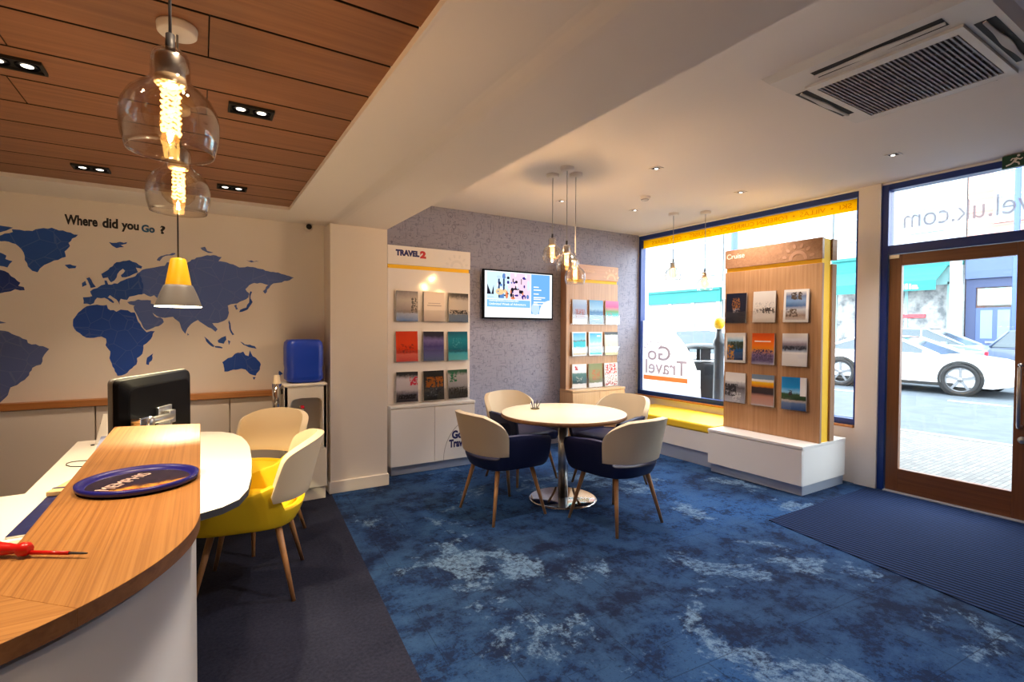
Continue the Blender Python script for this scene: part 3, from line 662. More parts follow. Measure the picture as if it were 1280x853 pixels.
# yellow and grey bell pendant over the desk
lx, ly, lz = -.080, 2.62, 1.527
t = thing('bell_pendant', 'yellow pendant lamp with flared grey lower shade hanging over the desk', 'pendant lamp', (lx, ly, lz))
q = MB(); q.lathe([(0,2.386),(.05,2.386),(.05,2.365),(.046,2.36),(0,2.36)], (lx,ly,0), 28); q.build('ceiling_rose', M['ceil'], t)
q = MB(); q.tube([(lx,ly,2.36),(lx,ly,lz+.205)], .0032, 8); q.build('cord', M['dark'], t)
q = MB(); q.lathe([(0,.212),(.008,.210),(.026,.206),(.030,.200),(.0485,.092),(.049,.088),(.046,.088),(.027,.197),(0,.200)], (lx,ly,lz), 40); q.build('upper_shade', M['lamp_yellow'], t)
q = MB(); q.lathe([(.048,.092),(.0525,.091),(.0575,.082),(.068,.056),(.0805,.020),(.0868,.002),(.087,0),(.0845,0),(.078,.020),(.065,.056),(.055,.078),(.050,.086)], (lx,ly,lz), 40); q.build('lower_shade', M['lamp_grey'], t)
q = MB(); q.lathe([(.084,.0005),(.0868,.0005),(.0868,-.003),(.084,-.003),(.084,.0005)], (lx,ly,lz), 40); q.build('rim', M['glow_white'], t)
q = MB(); q.lathe([(.012,.07),(.024,.05),(.026,.035),(.02,.02),(.008,.012),(0,.011)], (lx,ly,lz), 20); q.build('light_bulb', M['glow_white'], t)
# ================================================================== mural on the left wall
ym = YM-.0012
t = thing('world_map_picture', 'blue world map wall mural under the words Where did you Go', 'wall mural', (-.2, YM, 1.4))
rj = random.Random(11)
def rough(pts, amp):
    out = []
    for i in range(len(pts)):
        a, b_ = Vector((*pts[i], 0)), Vector((*pts[(i+1) % len(pts)], 0)); out.append((a.x, a.y)); L = (b_-a).length
        n = max(1, min(6, int(L/.018)))
        for k in range(1, n):
            p = a.lerp(b_, k/n); nn = Vector((-(b_-a).y, (b_-a).x, 0)).normalized(); j = rj.uniform(-1, 1)*amp*min(1, L/.05)
            out.append((p.x+nn.x*j, p.y+nn.y*j))
    return out
for k_, (c_, pts) in MAP.items():
    pp = rough([p for p in pts if True], .0055); pp = [(max(p[0], X0+.3), p[1]) for p in pp]
    n = len(pp); yv = ym-(.0012 if k_ in ('turkey','europe') else .0006)
    q = MB(); q.add([(p[0], yv, p[1]) for p in pp]+[(p[0], YM-.0005, p[1]) for p in pp], [tuple(range(n)), tuple(range(2*n-1, n-1, -1))]+[(i,(i+1)%n,n+(i+1)%n,n+i) for i in range(n)])
    bm = bmesh.new()
    o = q.build(k_+'_patch', M['mural_'+c_], t)
    bm.from_mesh(o.data); bmesh.ops.triangulate(bm, faces=[f_ for f_ in bm.faces if len(f_.verts) > 4]); bm.to_mesh(o.data); bm.free()
for wd, xa_, wd_ in (('Where', -.825, .186), ('did', -.612, .092), ('you', -.500, .106)):
    lettering('lettering', wd, (xa_, YM-.001, 2.176 if wd != 'you' else 2.158), (1,0,0), (0,0,1), wd_, .073 if wd != 'you' else .066, M['text_black'], t, .04, .001)
lettering('lettering', 'Go', (-.378, YM-.001, 2.168), (1,0,0), (0,0,1), .083, .058, M['text_blue'], t, .04, .001)
lettering('lettering', '?', (-.262, YM-.001, 2.166), (1,0,0), (0,0,1), .034, .064, M['text_black'], t, .04, .001)

# low cupboards under the mural with an oak rail
cx = [X0+.004, -1.52, -.66, .20, .948]
names = ['white low cupboard under the mural at the far left behind the desk', 'white low cupboard under the mural left of the monitor', 'white low cupboard under the mural behind the monitor', 'white low cupboard under the mural behind the water cooler']
for i in range(4):
    x0, x1 = cx[i]+.003, cx[i+1]-.003
    t = thing('low_cupboard', names[i], 'cupboard', ((x0+x1)/2, 4.76, 0), 0, 'low cupboards under the mural')
    MB().box(x0, x1, 4.742, YM-.003, .08, .862).build('carcass', M['paint'], t)
    MB().box(x0+.002, x1-.002, 4.726, 4.742, .085, .858).build('door', M['paint'], t, bev=.002)
    MB().box(x0, x1, 4.755, YM-.003, 0, .08).build('plinth', M['steel'], t)
q = MB(); q.box(X0+.004, .950, 4.70, YM-.003, .864, .912); tag(q.build('oak_ledge', M['rail'], loc=(-.4,4.74,.864), bev=.003), 'long oak ledge running under the world map', 'ledge')

# ================================================================== reception counter
def arcpts(cx, cy, r, a0, a1, n): return [(cx+r*cos(radians(a0+(a1-a0)*k/n)), cy+r*sin(radians(a0+(a1-a0)*k/n))) for k in range(n+1)]
ZK = 1.08
def counter_outline(off_o, off_i, end, x_left):
    ro, ri = .447-off_o, .195+off_i
    return arcpts(-.45, 1.13, ro, 0, -45, 40), arcpts(-.45, 1.13, ro, -45, -90, 40), arcpts(-.45, 1.13, ri, 0, -45, 10), arcpts(-.45, 1.13, ri, -45, -90, 10)
t = thing('reception_counter', 'curved white reception counter with thick oak top in the left foreground', 'counter', (-.2, 1.3, 0))
o1, o2, i1, i2 = counter_outline(0, 0, 0, 0)
main = [(-.003, 2.18)] + o1 + i1[::-1] + [(-.262, 2.26)]
ret = o2 + [(-1.75, .683), (-1.75, .935)] + i2[::-1]
q = MB(); q.prism(main, ZK-.025, ZK, 0, side_mi=1); q.build('worktop', [M['oak_counter_y'], M['oak_edge']], t, bev=.0006, seg=1)
q = MB(); q.prism(ret, ZK-.025, ZK, 0, side_mi=1); q.build('worktop', [M['oak_counter_x'], M['oak_edge']], t, bev=.0006, seg=1)
o1, o2, i1, i2 = counter_outline(.016, .03, 0, 0)
body = [(-.019, 2.165)] + o1 + o2[1:] + [(-1.74, .699), (-1.74, .905)] + i2[::-1] + i1[::-1][1:] + [(-.288, 2.24)]
q = MB(); q.prism(body, .0, ZK-.037, smooth=False)
ob = q.build('front_panel', M['white'], t)
for p in ob.data.polygons: p.use_smooth = len(p.vertices) == 4
ob.data.set_sharp_from_angle(angle=radians(25))
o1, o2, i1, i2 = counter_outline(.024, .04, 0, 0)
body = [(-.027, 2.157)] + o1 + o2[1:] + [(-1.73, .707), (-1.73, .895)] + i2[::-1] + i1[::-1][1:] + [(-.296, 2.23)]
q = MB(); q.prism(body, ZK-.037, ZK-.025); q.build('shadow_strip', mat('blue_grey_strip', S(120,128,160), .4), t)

# round tray
tc = Vector((-.119, 1.40, ZK)); R = .112
t = thing('round_tray', 'round navy rimmed tray with printed picture lying on the oak counter', 'tray', tc)
q = MB(); q.lathe([(0,0),(R*.9,0),(R,.006),(R+.002,.015),(R-.004,.017),(R-.012,.009),(R*.86,.005),(0,.005)], tc, 56); q.build('dish', M['tray_blue'], t)
m = mat('tray_print', S(28,20,40), .55, spec=.25); n = N(m); tcn = n.new('ShaderNodeTexCoord'); sp = n.new('ShaderNodeSeparateXYZ'); n.link(tcn.outputs['Object'], sp.inputs[0])
ns = n.noise(tcn.outputs['Object'], 42, 4, .65)
yy_ = n.math('ADD', n.math('ADD', sp.outputs[1], n.math('MULTIPLY', sp.outputs[0], -.25)), n.math('MULTIPLY', n.math('SUBTRACT', ns, .5), .06))
c_ = n.ramp(n.math('ADD', n.math('MULTIPLY', yy_, 4.5), .5), [(.0, S(176,150,140)), (.12, S(196,170,160)), (.2, S(170,50,30)), (.26, S(206,150,60)), (.36, S(50,24,40)), (.46, S(28,20,48)), (.7, S(30,20,44)), (1, S(26,18,50))])
c_ = n.mix(n.math('MULTIPLY', n.math('GREATER_THAN', n.noise(tcn.outputs['Object'], 60, 4), .6), .6), c_, S(20,16,30)); n.base(c_)
q = MB(); q.lathe([(0,.0056),(R*.85,.0056)], tc, 56); q.build('printed_base', m, t)
ua = Vector((cos(radians(58)), sin(radians(58)), 0)); va = Vector((-ua.y, ua.x, 0))
lettering('lettering', 'MEMPHIS', tc+Vector((-.050,-.052,.0060)), ua, va, .132, .030, mat('tray_letters', S(214,190,186), .6), t, .012, .0004)
# screwdriver
a0, a1 = Vector((-.30, 1.083, ZK+.013)), Vector((-.149, .985, ZK+.006)); d = (a1-a0).normalized()
t = thing('screwdriver', 'red insulated screwdriver lying on the oak counter', 'screwdriver', (-.22, 1.03, ZK))
def along(prof, base, d, n=14, mi=0, mb=None):
    mb = mb or MB(); a = d.cross(Vector((0,0,1))).normalized(); b_ = a.cross(d)
    P = [[tuple(base+d*s_+a*r_*cos(2*pi*k/n)+b_*r_*sin(2*pi*k/n)) for k in range(n)] for s_, r_ in prof]
    v = [p for row in P for p in row]; mb.add(v, [(i*n+k, i*n+(k+1)%n, (i+1)*n+(k+1)%n, (i+1)*n+k) for i in range(len(P)-1) for k in range(n)], mi, True)
    mb.add(P[0], [tuple(range(n))]); mb.add(P[-1], [tuple(range(n))]); return mb
d = (Vector((-.149,.985,0))-Vector((-.30,1.083,0))).normalized(); b0 = Vector((-.30,1.083,ZK+.0125))
along([(-.03,.007),(-.025,.011),(.0,.0125),(.03,.0118),(.062,.008),(.072,.0065),(.078,.0105),(.086,.0105),(.092,.006)], b0, d).build('handle', M['red'], t)
along([(.091,.0032),(.152,.0030)], b0-Vector((0,0,.005)), d, 10).build('sleeve', M['red'], t)
along([(.152,.0021),(.172,.0019),(.180,.0012)], b0-Vector((0,0,.005)), d, 8).build('tip', M['dark'], t)

# ================================================================== desk
t = thing('office_desk', 'white rounded desk behind the oak counter with dark edge band', 'desk', (-.2, 3.2, 0))
dk = [(-1.75, .955), (-.46, .955)] + arcpts(-.46, 1.13, .172, -80, -6, 6) + [(-.297, 2.29), (-.02, 2.255), (.07, 2.30), (.132, 2.37), (.175, 2.50), (.205, 2.72), (.232, 3.05), (.248, 3.40), (.244, 3.58), (.225, 3.76), (.185, 3.90), (.12, 4.0), (.03, 4.06), (-.07, 4.09), (-.66, 4.10), (-.645, 2.917), (-1.75, 2.90)]
q = MB(); q.prism(dk, .690, .720, 0, side_mi=1); q.build('desk_top', [M['desk_white'], M['dark']], t, bev=.002)
q = MB(); q.box(-.62, -.58, 3.1, 4.0, 0, .69); q.build('end_panel', M['desk_white'], t, bev=.002)
q = MB(); q.box(-1.2, -.62, 2.80, 2.84, .0, .69); q.build('end_panel', M['desk_white'], t, bev=.002)
q = MB(); q.box(-.56, -.52, 1.4, 2.3, 0, .69); q.build('end_panel', M['desk_white'], t, bev=.002)
# monitor on a silver arm
t = thing('computer_monitor', 'black computer monitor seen from behind on a silver arm on the desk', 'monitor', (-.17, 2.47, .72))
u_ = Vector((.409, .912, 0)).normalized(); nb = Vector((u_.y, -u_.x, 0)); up = Vector((0,0,1)); mc = Vector((-.166, 2.52, 1.088))
def rrect(hw, hh, r, n=6):
    out = []
    for sx, sy, a in ((1,1,0),(-1,1,90),(-1,-1,180),(1,-1,270)):
        out += [(sx*(hw-r)+r*cos(radians(a+90*k/n)), sy*(hh-r)+r*sin(radians(a+90*k/n))) for k in range(n+1)]
    return out
def loft(mb, secs, c, ax, ay, an, mi=0):
    rows = [[tuple(c+ax*p[0]+ay*p[1]+an*dn) for p in pts] for pts, dn in secs]; n = len(rows[0]); v = [p for r__ in rows for p in r__]
    mb.add(v, [(i*n+k, i*n+(k+1)%n, (i+1)*n+(k+1)%n, (i+1)*n+k) for i in range(len(rows)-1) for k in range(n)], mi, False)
    mb.add(rows[0], [tuple(range(n))], mi); mb.add(rows[-1], [tuple(range(n))], mi); return mb
loft(MB(), [(rrect(.263,.158,.018), -.012), (rrect(.265,.160,.02), -.004), (rrect(.264,.159,.02), .004)], mc, u_, up, nb).build('front_bezel', mat('monitor_bezel_grey', S(84,82,80), .45), t, bev=.002)
loft(MB(), [(rrect(.262,.157,.02), .004), (rrect(.258,.153,.03), .020), (rrect(.225,.125,.04), .034), (rrect(.216,.118,.04), .036)], mc, u_, up, nb).build('back_cover', M['black'], t, bev=.002)
loft(MB(), [(rrect(.246,.142,.004), -.0135), (rrect(.246,.142,.004), -.0115)], mc, u_, up, nb).build('screen', M['matt_black'], t)
br = MB(); br.obox(mc+nb*.040+up*(-.025), u_, up, nb, .05, .05, .006); br.build('mount_plate', M['silver'], t, bev=.002)
ar = MB(); k0 = mc+nb*.062+u_*(-.17)+up*(-.012)
ar.obox(mc+nb*.055+u_*.01+up*(-.02), u_, up, nb, .022, .026, .014); ar.tube([mc+nb*.062+u_*.01+up*(-.02), k0], .014, 14); ar.build('arm', M['silver'], t, bev=.002)
kn = MB(); kn.lathe([(0,-.026),(.018,-.026),(.022,-.02),(.022,.02),(.018,.026),(.012,.027),(.012,.024),(0,.024)], (0,0,0), 24, axis='y')
kn.v = [tuple(k0+Vector((nb.x*p[1]*-1+u_.x*p[0], nb.y*p[1]*-1+u_.y*p[0], p[2]))) for p in kn.v]; kn.build('joint_knob', M['silver'], t)
hb = MB(); hb.obox(k0-u_*.035+up*.004, u_, up, nb, .03, .02, .018); hb.build('joint_block', M['chrome'], t, bev=.004)
ps = MB(); pp_ = k0-u_*.03; ps.tube([(pp_.x,pp_.y,.722),(pp_.x,pp_.y,1.072)], .014, 14); ps.lathe([(0,.720),(.05,.720),(.05,.730),(.02,.734)], (pp_.x,pp_.y,0), 24); ps.build('post', M['silver'], t)
# white holder, cable, papers
t = thing('card_holder', 'white upright card holder standing on the desk left of the monitor', 'card holder', (-.53, 3.95, .72))
q = MB(); q.add([(-.552,3.93,.722),(-.494,3.93,.722),(-.494,3.985,.722),(-.552,3.985,.722),(-.515,3.95,.90),(-.494,3.95,.90),(-.494,3.962,.90),(-.515,3.962,.90)], [(3,2,1,0),(4,5,6,7),(0,1,5,4),(1,2,6,5),(2,3,7,6),(3,0,4,7)]); q.build('stand', M['paper'], t, bev=.003)
q = MB()
for (px_, pz_, r_) in ((-.516,.80,.008),(-.522,.845,.006)): q.poly([(px_+r_*cos(a*pi/6), 3.9335+(pz_-.722)*.112, pz_+r_*1.3*sin(a*pi/6)) for a in range(12)])
q.build('printed_mark', M['text_black'], t)
q = MB(); q.lathe([(0,.720),(.010,.720),(.010,.726),(0,.727)], (-.56,3.915,0), 10); q.lathe([(0,.720),(.014,.720),(.014,.727),(0,.728)], (-.515,3.92,0), 10); q.build('foot', M['matt_black'], t)
q = MB(); cz = .7225
q.tube([(-.42,3.46,cz),(-.497,3.468,cz),(-.53,3.475,cz),(-.551,3.482,cz),(-.585,3.478,cz),(-.60,3.453,cz),(-.595,3.41,cz),(-.57,3.365,cz),(-.545,3.35,cz),(-.509,3.328,cz),(-.47,3.34,cz),(-.40,3.34,cz)], .0022, 6)
tag(q.build('cable', M['matt_black'], loc=(-.5,3.4,.72)), 'thin black cable looped on the white desk', 'cable')
def sheet(name, lab, cat, cx_, cy_, w_, l_, h_, rz, m, cov=None, z=.720, tilt=0):
    t = thing(name, lab, cat, (0,0,0)); t['_b'] = (0,0,0)
    q = MB(); q.box(-w_/2, w_/2, -l_/2, l_/2, 0, h_); q.build('pages', m, t, bev=.001)
    if cov:
        q = MB(); q.box(-w_/2, w_/2, -l_/2, l_/2, h_, h_+.001); q.build('cover', cov, t)
    t.location = (cx_, cy_, z); t.rotation_euler = (0, tilt, rz); return t
mnv = two_tone('navy_brochure_cover', S(22,30,80), S(60,70,120), 16, thr=(.5,.75), rough=.3)
sheet('brochure', 'open navy brochure on the desk behind the inner edge of the counter', 'brochure', -.435, 2.62, .235, .62, .008, -.03, M['pages'], mnv)
sheet('brochure', 'crumpled pale leaflet on the desk nearest the screwdriver handle', 'brochure', -.41, 2.12, .22, .28, .012, .12, M['pages'], two_tone('pale_leaflet', S(196,180,160), S(236,230,220), 12, rough=.5))
t = sheet('notebook', 'tan notebook with dark elastic band leaning on the navy brochure', 'notebook', -.43, 2.90, .17, .30, .016, -.25, mat('tan_cover', S(206,168,120), .6), mat('tan_cover_top', S(216,180,132), .6), z=.732)
q = MB(); q.box(-.088, .088, -.10, -.082, -.001, .0185); q.build('elastic_band', M['text_navy'], t)
# ================================================================== chairs
def plan(s):
    a = abs(s); sg = 1 if s >= 0 else -1
    if a < .55:
        th = a/.55*pi/2; return (-.03-.215*abs(cos(th))**.8, sg*.258*abs(sin(th))**.8)
    f_ = (a-.55)/.45; return (-.03+.29*f_, sg*(.258+.008*sin(f_*pi)))
def outward(s):
    h = .012; p, q = plan(max(-1, s-h)), plan(min(1, s+h)); d = Vector((q[0]-p[0], q[1]-p[1])).normalized(); return (-d.y, d.x)
def shell_pt(s, z, inset=0):
    p = plan(s); n_ = outward(s); rear = max(0, 1-abs(s)/.6)
    k = (z-.42)*(.10+.16*rear)-inset
    return (p[0]+n_[0]*k, p[1]+n_[1]*k, z)
def make_chair(kind, label, group):
    t = local_thing('armchair' if kind == 'navy' else 'tub_chair', label, 'chair', group)
    up_m = M['navy'] if kind == 'navy' else M['yellow']
    S_ = [-1+2*k/72 for k in range(73)]
    def lim(s):
        a = abs(s); f_ = max(0, (a-.55)/.45)
        if kind == 'navy':
            zt = .478 if a < .33 else (.478+(.655-.478)*min(1, (a-.33)/.07))
            if a > .55: zt = .655-.028*f_
            if f_ > .86: q = (f_-.86)/.14; zt -= .045*(1-sqrt(max(0, 1-q*q)))
            zb = .395
            if f_ > .74: q = (f_-.74)/.26; zb += .065*(1-sqrt(max(0, 1-q*q)))
        else:
            zt = .480 if a < .31 else (.480+(.630-.480)*min(1, (a-.31)/.09))
            if a > .40: g_ = min(1, (a-.40)/.60); zt = .630-.155*g_**.9
            zb = .390
            if f_ > .6: q = (f_-.6)/.4; zb += .035*(1-sqrt(max(0, 1-q*q)))
        return zb, max(zt, zb+.04)
    nr = 7
    P = []
    for s in S_:
        zb, zt = lim(s); P.append([shell_pt(s, zb+(zt-zb)*j/nr, .018*(1-j/nr)**2) for j in range(nr+1)])
    MB().grid(P).build('seat_shell', up_m, t, bev=.008, solid=.032, off=0)
    # cushion
    out = [shell_pt(s, .44, .030)[:2] for s in S_[::2]]; cx_ = sum(p[0] for p in out)/len(out)
    out = out + [(.245, .18), (.258, .09), (.262, 0), (.258, -.09), (.245, -.18)]
    q = MB(); rows = []
    for sc_, z in ((.86,.385),(.96,.388),(1,.40),(1,.452),(.985,.466),(.93,.476),(.75,.482),(.4,.484)):
        rows.append([(p[0]*sc_, p[1]*sc_, z) for p in out])
    n_ = len(out); v = [p for r__ in rows for p in r__]
    q.add(v, [(i*n_+k, i*n_+(k+1)%n_, (i+1)*n_+(k+1)%n_, (i+1)*n_+k) for i in range(len(rows)-1) for k in range(n_)], 0, True)
    q.add(rows[0], [tuple(range(n_))]); q.add(rows[-1], [tuple(range(n_))]); q.build('seat', up_m, t)
    # wrap-round cream back
    e, zlo, zhi = (.435, .505, .812) if kind == 'navy' else (.435, .535, .840)
    NR, NC = 16, 40; P = []
    for j in range(NR+1):
        t_ = sin(j/NR*pi/2)**.9
        if kind == 'navy': wd_ = 1-.04*t_-.50*max(0, (t_-.42)/.58)**2.4
        else: wd_ = (1-.24*t_)*(1-.42*max(0, (t_-.70)/.30)**2.6)*(1-.06*max(0, 1-t_/.08))
        row = []
        for k in range(NC+1):
            q_ = -1+2*k/NC
            z = zlo+(zhi-zlo)*t_ - (.010 if kind == 'navy' else .018)*q_*q_*t_
            row.append(shell_pt(e*wd_*q_, z, -.008))
        P.append(row)
    bk = MB().grid(P).build('backrest', M['cream'], t, bev=.010, solid=.040, off=0)
    for sx, sy in ((1,1),(1,-1),(-1,1),(-1,-1)):
        q = MB(); q.tube([(sx*.150, sy*.165, .405), (sx*.240, sy*.248, .0)], .0185, 14, r2=.0105); q.build('leg', M['leg'], t)
    return t
c0 = make_chair('navy', 'navy armchair with cream back on the left side of the round table', 'armchairs around the round table')
place(c0, (2.025, 3.41, 0), .05)
for loc, rz, lab in (((2.655, 2.80, 0), radians(95), 'navy and cream armchair at the near side of the round table, back to the viewer'),
    ((2.65, 4.10, 0), radians(-83), 'navy armchair with cream back behind the round table in front of the wall screen'),
    ((3.25, 3.51, 0), radians(189), 'navy and cream armchair on the window side of the round table by the bench')):
    place(copy_tree(c0, None, lab), loc, rz)
y0 = make_chair('yellow', 'nearer yellow chair with white back pushed in at the round end of the desk', 'yellow chairs at the desk')
place(y0, (.235, 3.13, 0), radians(166))
place(copy_tree(y0, None, 'further yellow chair with cream back at the desk, in front of the water cooler'), (.285, 3.86, 0), radians(222))

# ================================================================== round table
t = thing('round_table', 'round pedestal table with cream top and polished steel base', 'table', (2.62, 3.40, 0))
tx, ty = 2.62, 3.40
q = MB(); q.lathe([(0,.705),(.522,.705),(.53,.709),(.53,.733),(.527,.736)], (tx,ty,0), 72); q.build('edge_band', M['table_edge'], t)
q = MB(); q.lathe([(.528,.7335),(.527,.7375),(.52,.738),(0,.738)], (tx,ty,0), 72); q.build('table_top', M['table_top'], t)
q = MB(); q.lathe([(.042,.02),(.042,.69)], (tx,ty,0), 32, close=True); q.build('column', M['silver'], t)
q = MB(); q.lathe([(.042,.018),(.27,.012),(.288,.008),(.29,.0),(0,.0)], (tx,ty,0), 64); q.build('base', M['chrome'], t)
q = MB(); q.box(tx-.2, tx+.2, ty-.03, ty+.03, .685, .706); q.box(tx-.03, tx+.03, ty-.2, ty+.2, .685, .706); q.build('support_cross', M['dark'], t)
t = thing('pen_pot', 'clear pot holding dark pens on the round table', 'pen pot', (2.50, 3.65, .738))
q = MB(); q.lathe([(0,.742),(.036,.742),(.036,.738),(.040,.738),(.046,.790),(.043,.790),(.037,.744)], (2.50,3.65,0), 24); q.build('pot', M['acrylic'], t)
q = MB(); q.lathe([(0,.7385),(.039,.7385),(.0395,.748),(0,.748)], (2.50,3.65,0), 24); q.build('base', mat('olive_base', S(84,76,44), .5), t)
for i, (dx, dy, hx_, hy_, cm) in enumerate(((-.02,.005,-.040,.0,'text_navy'),(-.014,-.01,-.026,-.02,'text_navy'),(.014,.0,.020,.0,'dark'),(.018,.008,.034,.012,'dark'),(.016,-.012,.048,-.02,'dark'))):
    q = MB(); q.tube([(2.50+dx,3.65+dy,.75),(2.50+hx_,3.65+hy_,.808+.006*(i%2))], .0042, 8); tag(q.build('pen', M[cm], loc=(2.50+dx,3.65+dy,.75)), ['navy pen at the far left of the pot on the round table','navy pen second from left in the pot on the round table','dark upright pen in the middle of the pot on the round table','dark pen just right of the middle in the pot on the round table','dark pen leaning furthest right in the pot on the round table'][i], 'pen', 'pens in the table pot')

# ================================================================== wall screen
sx0, sx1, sz0, sz1, sy = 2.725, 3.70, 1.562, 2.128, 5.028
t = thing('wall_screen', 'flat screen on the grey wallpaper showing a blue and white advert', 'screen', ((sx0+sx1)/2, YB-.002, (sz0+sz1)/2))
q = MB(); q.box(sx0, sx1, sy, sy+.035, sz0, sz1); q.box(sx0+.2, sx1-.2, sy+.035, YB-.002, sz0+.12, sz1-.12); q.build('bezel', M['black'], t, bev=.003)
bz = .018; ux0, ux1, uz0, uz1 = sx0+bz, sx1-bz, sz0+bz, sz1-bz
def em(nm, c, s_=.66): return emission('screen_'+nm, c, s_)
sm = [em('white', S(250,252,255)), em('sky', S(205,232,248)), em('blue', S(112,174,236)), em('mid', S(130,190,230)), em('ink', S(30,26,40)), em('sand', S(236,200,150)), em('dress', S(90,130,190)), em('pink', S(238,206,226)), em('purple', S(60,44,130)), em('coral', S(220,130,90)), em('pale', S(190,216,240)), em('tower', S(54,70,110))]
q = MB(); lay = [0]
def sp_(pts, mi):
    lay[0] += 1; yv = sy-.0003-.00004*lay[0]
    q.add([(ux0+(ux1-ux0)*p[0], yv, uz0+(uz1-uz0)*p[1]) for p in pts], [tuple(range(len(pts)))], mi)
def rc(a, b_, c_, d_, mi): sp_([(a,c_),(b_,c_),(b_,d_),(a,d_)], mi)
def el(cx_, cy_, rx, rz_, mi, a0=0, a1=360, n=20): sp_([(cx_+rx*cos(radians(a0+(a1-a0)*k/n)), cy_+rz_*sin(radians(a0+(a1-a0)*k/n))) for k in range(n if a1-a0 == 360 else n+1)]+([] if a1-a0 == 360 else [(cx_,cy_)]), mi)
rc(0,1,0,1,0); rc(.03,.66,.40,.985,1); rc(.36,.66,.40,.985,7); rc(.03,.66,.225,.385,3); rc(.675,.965,.09,.985,2)
sp_([(.03,.50),(.09,.50),(.035,.72)],4); sp_([(.09,.50),(.125,.50),(.125,.70)],4)
for (a,b_,c_,d_,mi) in ((.185,.21,.62,.84,11),(.255,.28,.58,.86,11),(.395,.41,.78,.86,4),(.52,.53,.74,.86,4),(.20,.27,.42,.52,6)): rc(a,b_,c_,d_,mi)
for (cx_,cy_,rx,rz_,mi) in ((.21,.56,.06,.07,5),(.195,.88,.03,.03,10),(.27,.90,.025,.06,6),(.33,.87,.02,.03,4),(.45,.79,.02,.03,4),(.57,.88,.03,.03,8),(.39,.61,.022,.05,4),(.44,.63,.055,.02,4),(.375,.50,.018,.05,4),(.53,.57,.026,.04,4),(.47,.47,.06,.05,7),(.46,.49,.04,.022,8),(.56,.46,.032,.055,8),(.31,.50,.02,.09,9),(.40,.43,.03,.03,9),(.62,.47,.02,.03,9),(.08,.44,.05,.025,10),(.63,.72,.02,.12,1)): el(cx_,cy_,rx,rz_,mi)
rs_ = random.Random(4)
for k in range(34): el(rs_.uniform(.17,.64), rs_.uniform(.43,.95), rs_.uniform(.006,.02), rs_.uniform(.012,.05), rs_.choice((0,4,4,6,7,9,8,11,5,10)))
el(.74,.21,.062,.145,10); el(.965,.0+.09,.165,.315,0,90,180)
for (a,b_,z) in ((.71,.79,.70),(.71,.83,.635),(.71,.79,.545),(.71,.89,.465),(.71,.83,.425),(.71,.89,.36),(.71,.87,.30)): rc(a,b_,z-.012,z+.012,0)
rc(.06,.47,.345,.365,10)
q.build('display', sm, t)
lettering('lettering', 'Unforgettable holidays this', (ux0+.055, sy-.0036, uz0+.18), (1,0,0), (0,0,1), .40, .022, sm[0], t, .01, .0002)
lettering('lettering', 'Unlimited Week of Adventure', (ux0+.055, sy-.0036, uz0+.142), (1,0,0), (0,0,1), .50, .026, sm[0], t, .02, .0002)

# ================================================================== brochure stands
def display(label, W, BW, D, zb, panel_y, panel_w, depth, finish, cols, name_s, rays):
    """front faces local -y; origin on the floor under the middle of the base front"""
    t = local_thing('brochure_stand', label, 'display stand'); pm, hm, bm_ = finish
    q = MB(); q.box(-BW/2+.015, BW/2-.015, .035, D, 0, .088); q.build('plinth', M['steel'], t, bev=.002)
    q = MB(); q.box(-BW/2, BW/2, .018, D, .088, zb-.028); q.build('base_cabinet', bm_, t, bev=.002)
    q = MB(); q.box(-BW/2-.004, BW/2+.004, -.004, D, zb-.026, zb); q.build('base_top', bm_, t, bev=.003)
    if zb > .5:
        for a, b_ in ((-BW/2+.002, -.0015), (.0015, BW/2-.002)):
            q = MB(); q.box(a, b_, 0, .0175, .092, zb-.032); q.build('cabinet_door', bm_, t, bev=.0015)
    else:
        q = MB(); q.box(-BW/2+.001, BW/2-.001, 0, .0175, .092, zb-.032); q.build('drawer_front', bm_, t, bev=.0015)
    h = panel_w/2; y0 = panel_y
    th = .030
    q = MB(); q.box(-h, h, y0, y0+th, zb, 2.040); q.build('front_board', pm, t, bev=.0025)
    q = MB(); q.box(-h, h, y0-.006, y0+th, 2.078, 2.265); q.build('header_board', hm, t, bev=.0025)
    free = zb < .5; ins = .016 if free else .004
    q = MB(); q.box(-h+ins, h-ins, y0+th, y0+depth-(.075 if free else 0), zb, 2.262); q.build('core', M['yellow_board'] if free else (M['white'] if pm is M['gloss_white'] else M['oak_end']), t)
    q = MB(); q.box(-h+.010, h-.010, y0+.010, y0+th, 2.040, 2.078); q.build('accent_strip', M['yellow_board'], t)
    if free:
        q = MB(); q.box(-h, h, y0+depth-.075, y0+depth, zb, 2.040); q.build('rear_board', pm, t, bev=.0025)
        q = MB(); q.box(-h, h, y0+depth-.075, y0+depth+.006, 2.078, 2.265); q.build('rear_header', hm, t, bev=.0025)
    if pm is not M['gloss_white']:
        for s_ in (-1, 1):
            eo = MB(); eo.box(s_*h-.0006, s_*h+.0006, y0+.001, y0+th-.001, zb+.003, 2.037); eo.build('edge_band', M['oak_end'], t)
            if free: eo = MB(); eo.box(s_*h-.0006, s_*h+.0006, y0+depth-.074, y0+depth-.001, zb+.003, 2.037); eo.build('edge_band', M['oak_end'], t)
    for z in (1.515, 1.112, .708):
        for u in cols:
            q = MB(); w_, th_ = .128, .042; zq = z-.006
            q.box(u-w_, u+w_, y0-.003, y0-.0005, zq, z+.27)
            q.box(u-w_, u+w_, y0-th_, y0-.003, zq, zq+.004)
            q.box(u-w_, u+w_, y0-th_-.003, y0-th_, zq, z+.115)
            q.box(u-w_, u-w_+.003, y0-th_, y0-.003, zq+.004, z+.115); q.box(u+w_-.003, u+w_, y0-th_, y0-.003, zq+.004, z+.115)
            q.build('brochure_pocket', M['acrylic'], t)
    return t
UP = (0,0,1)
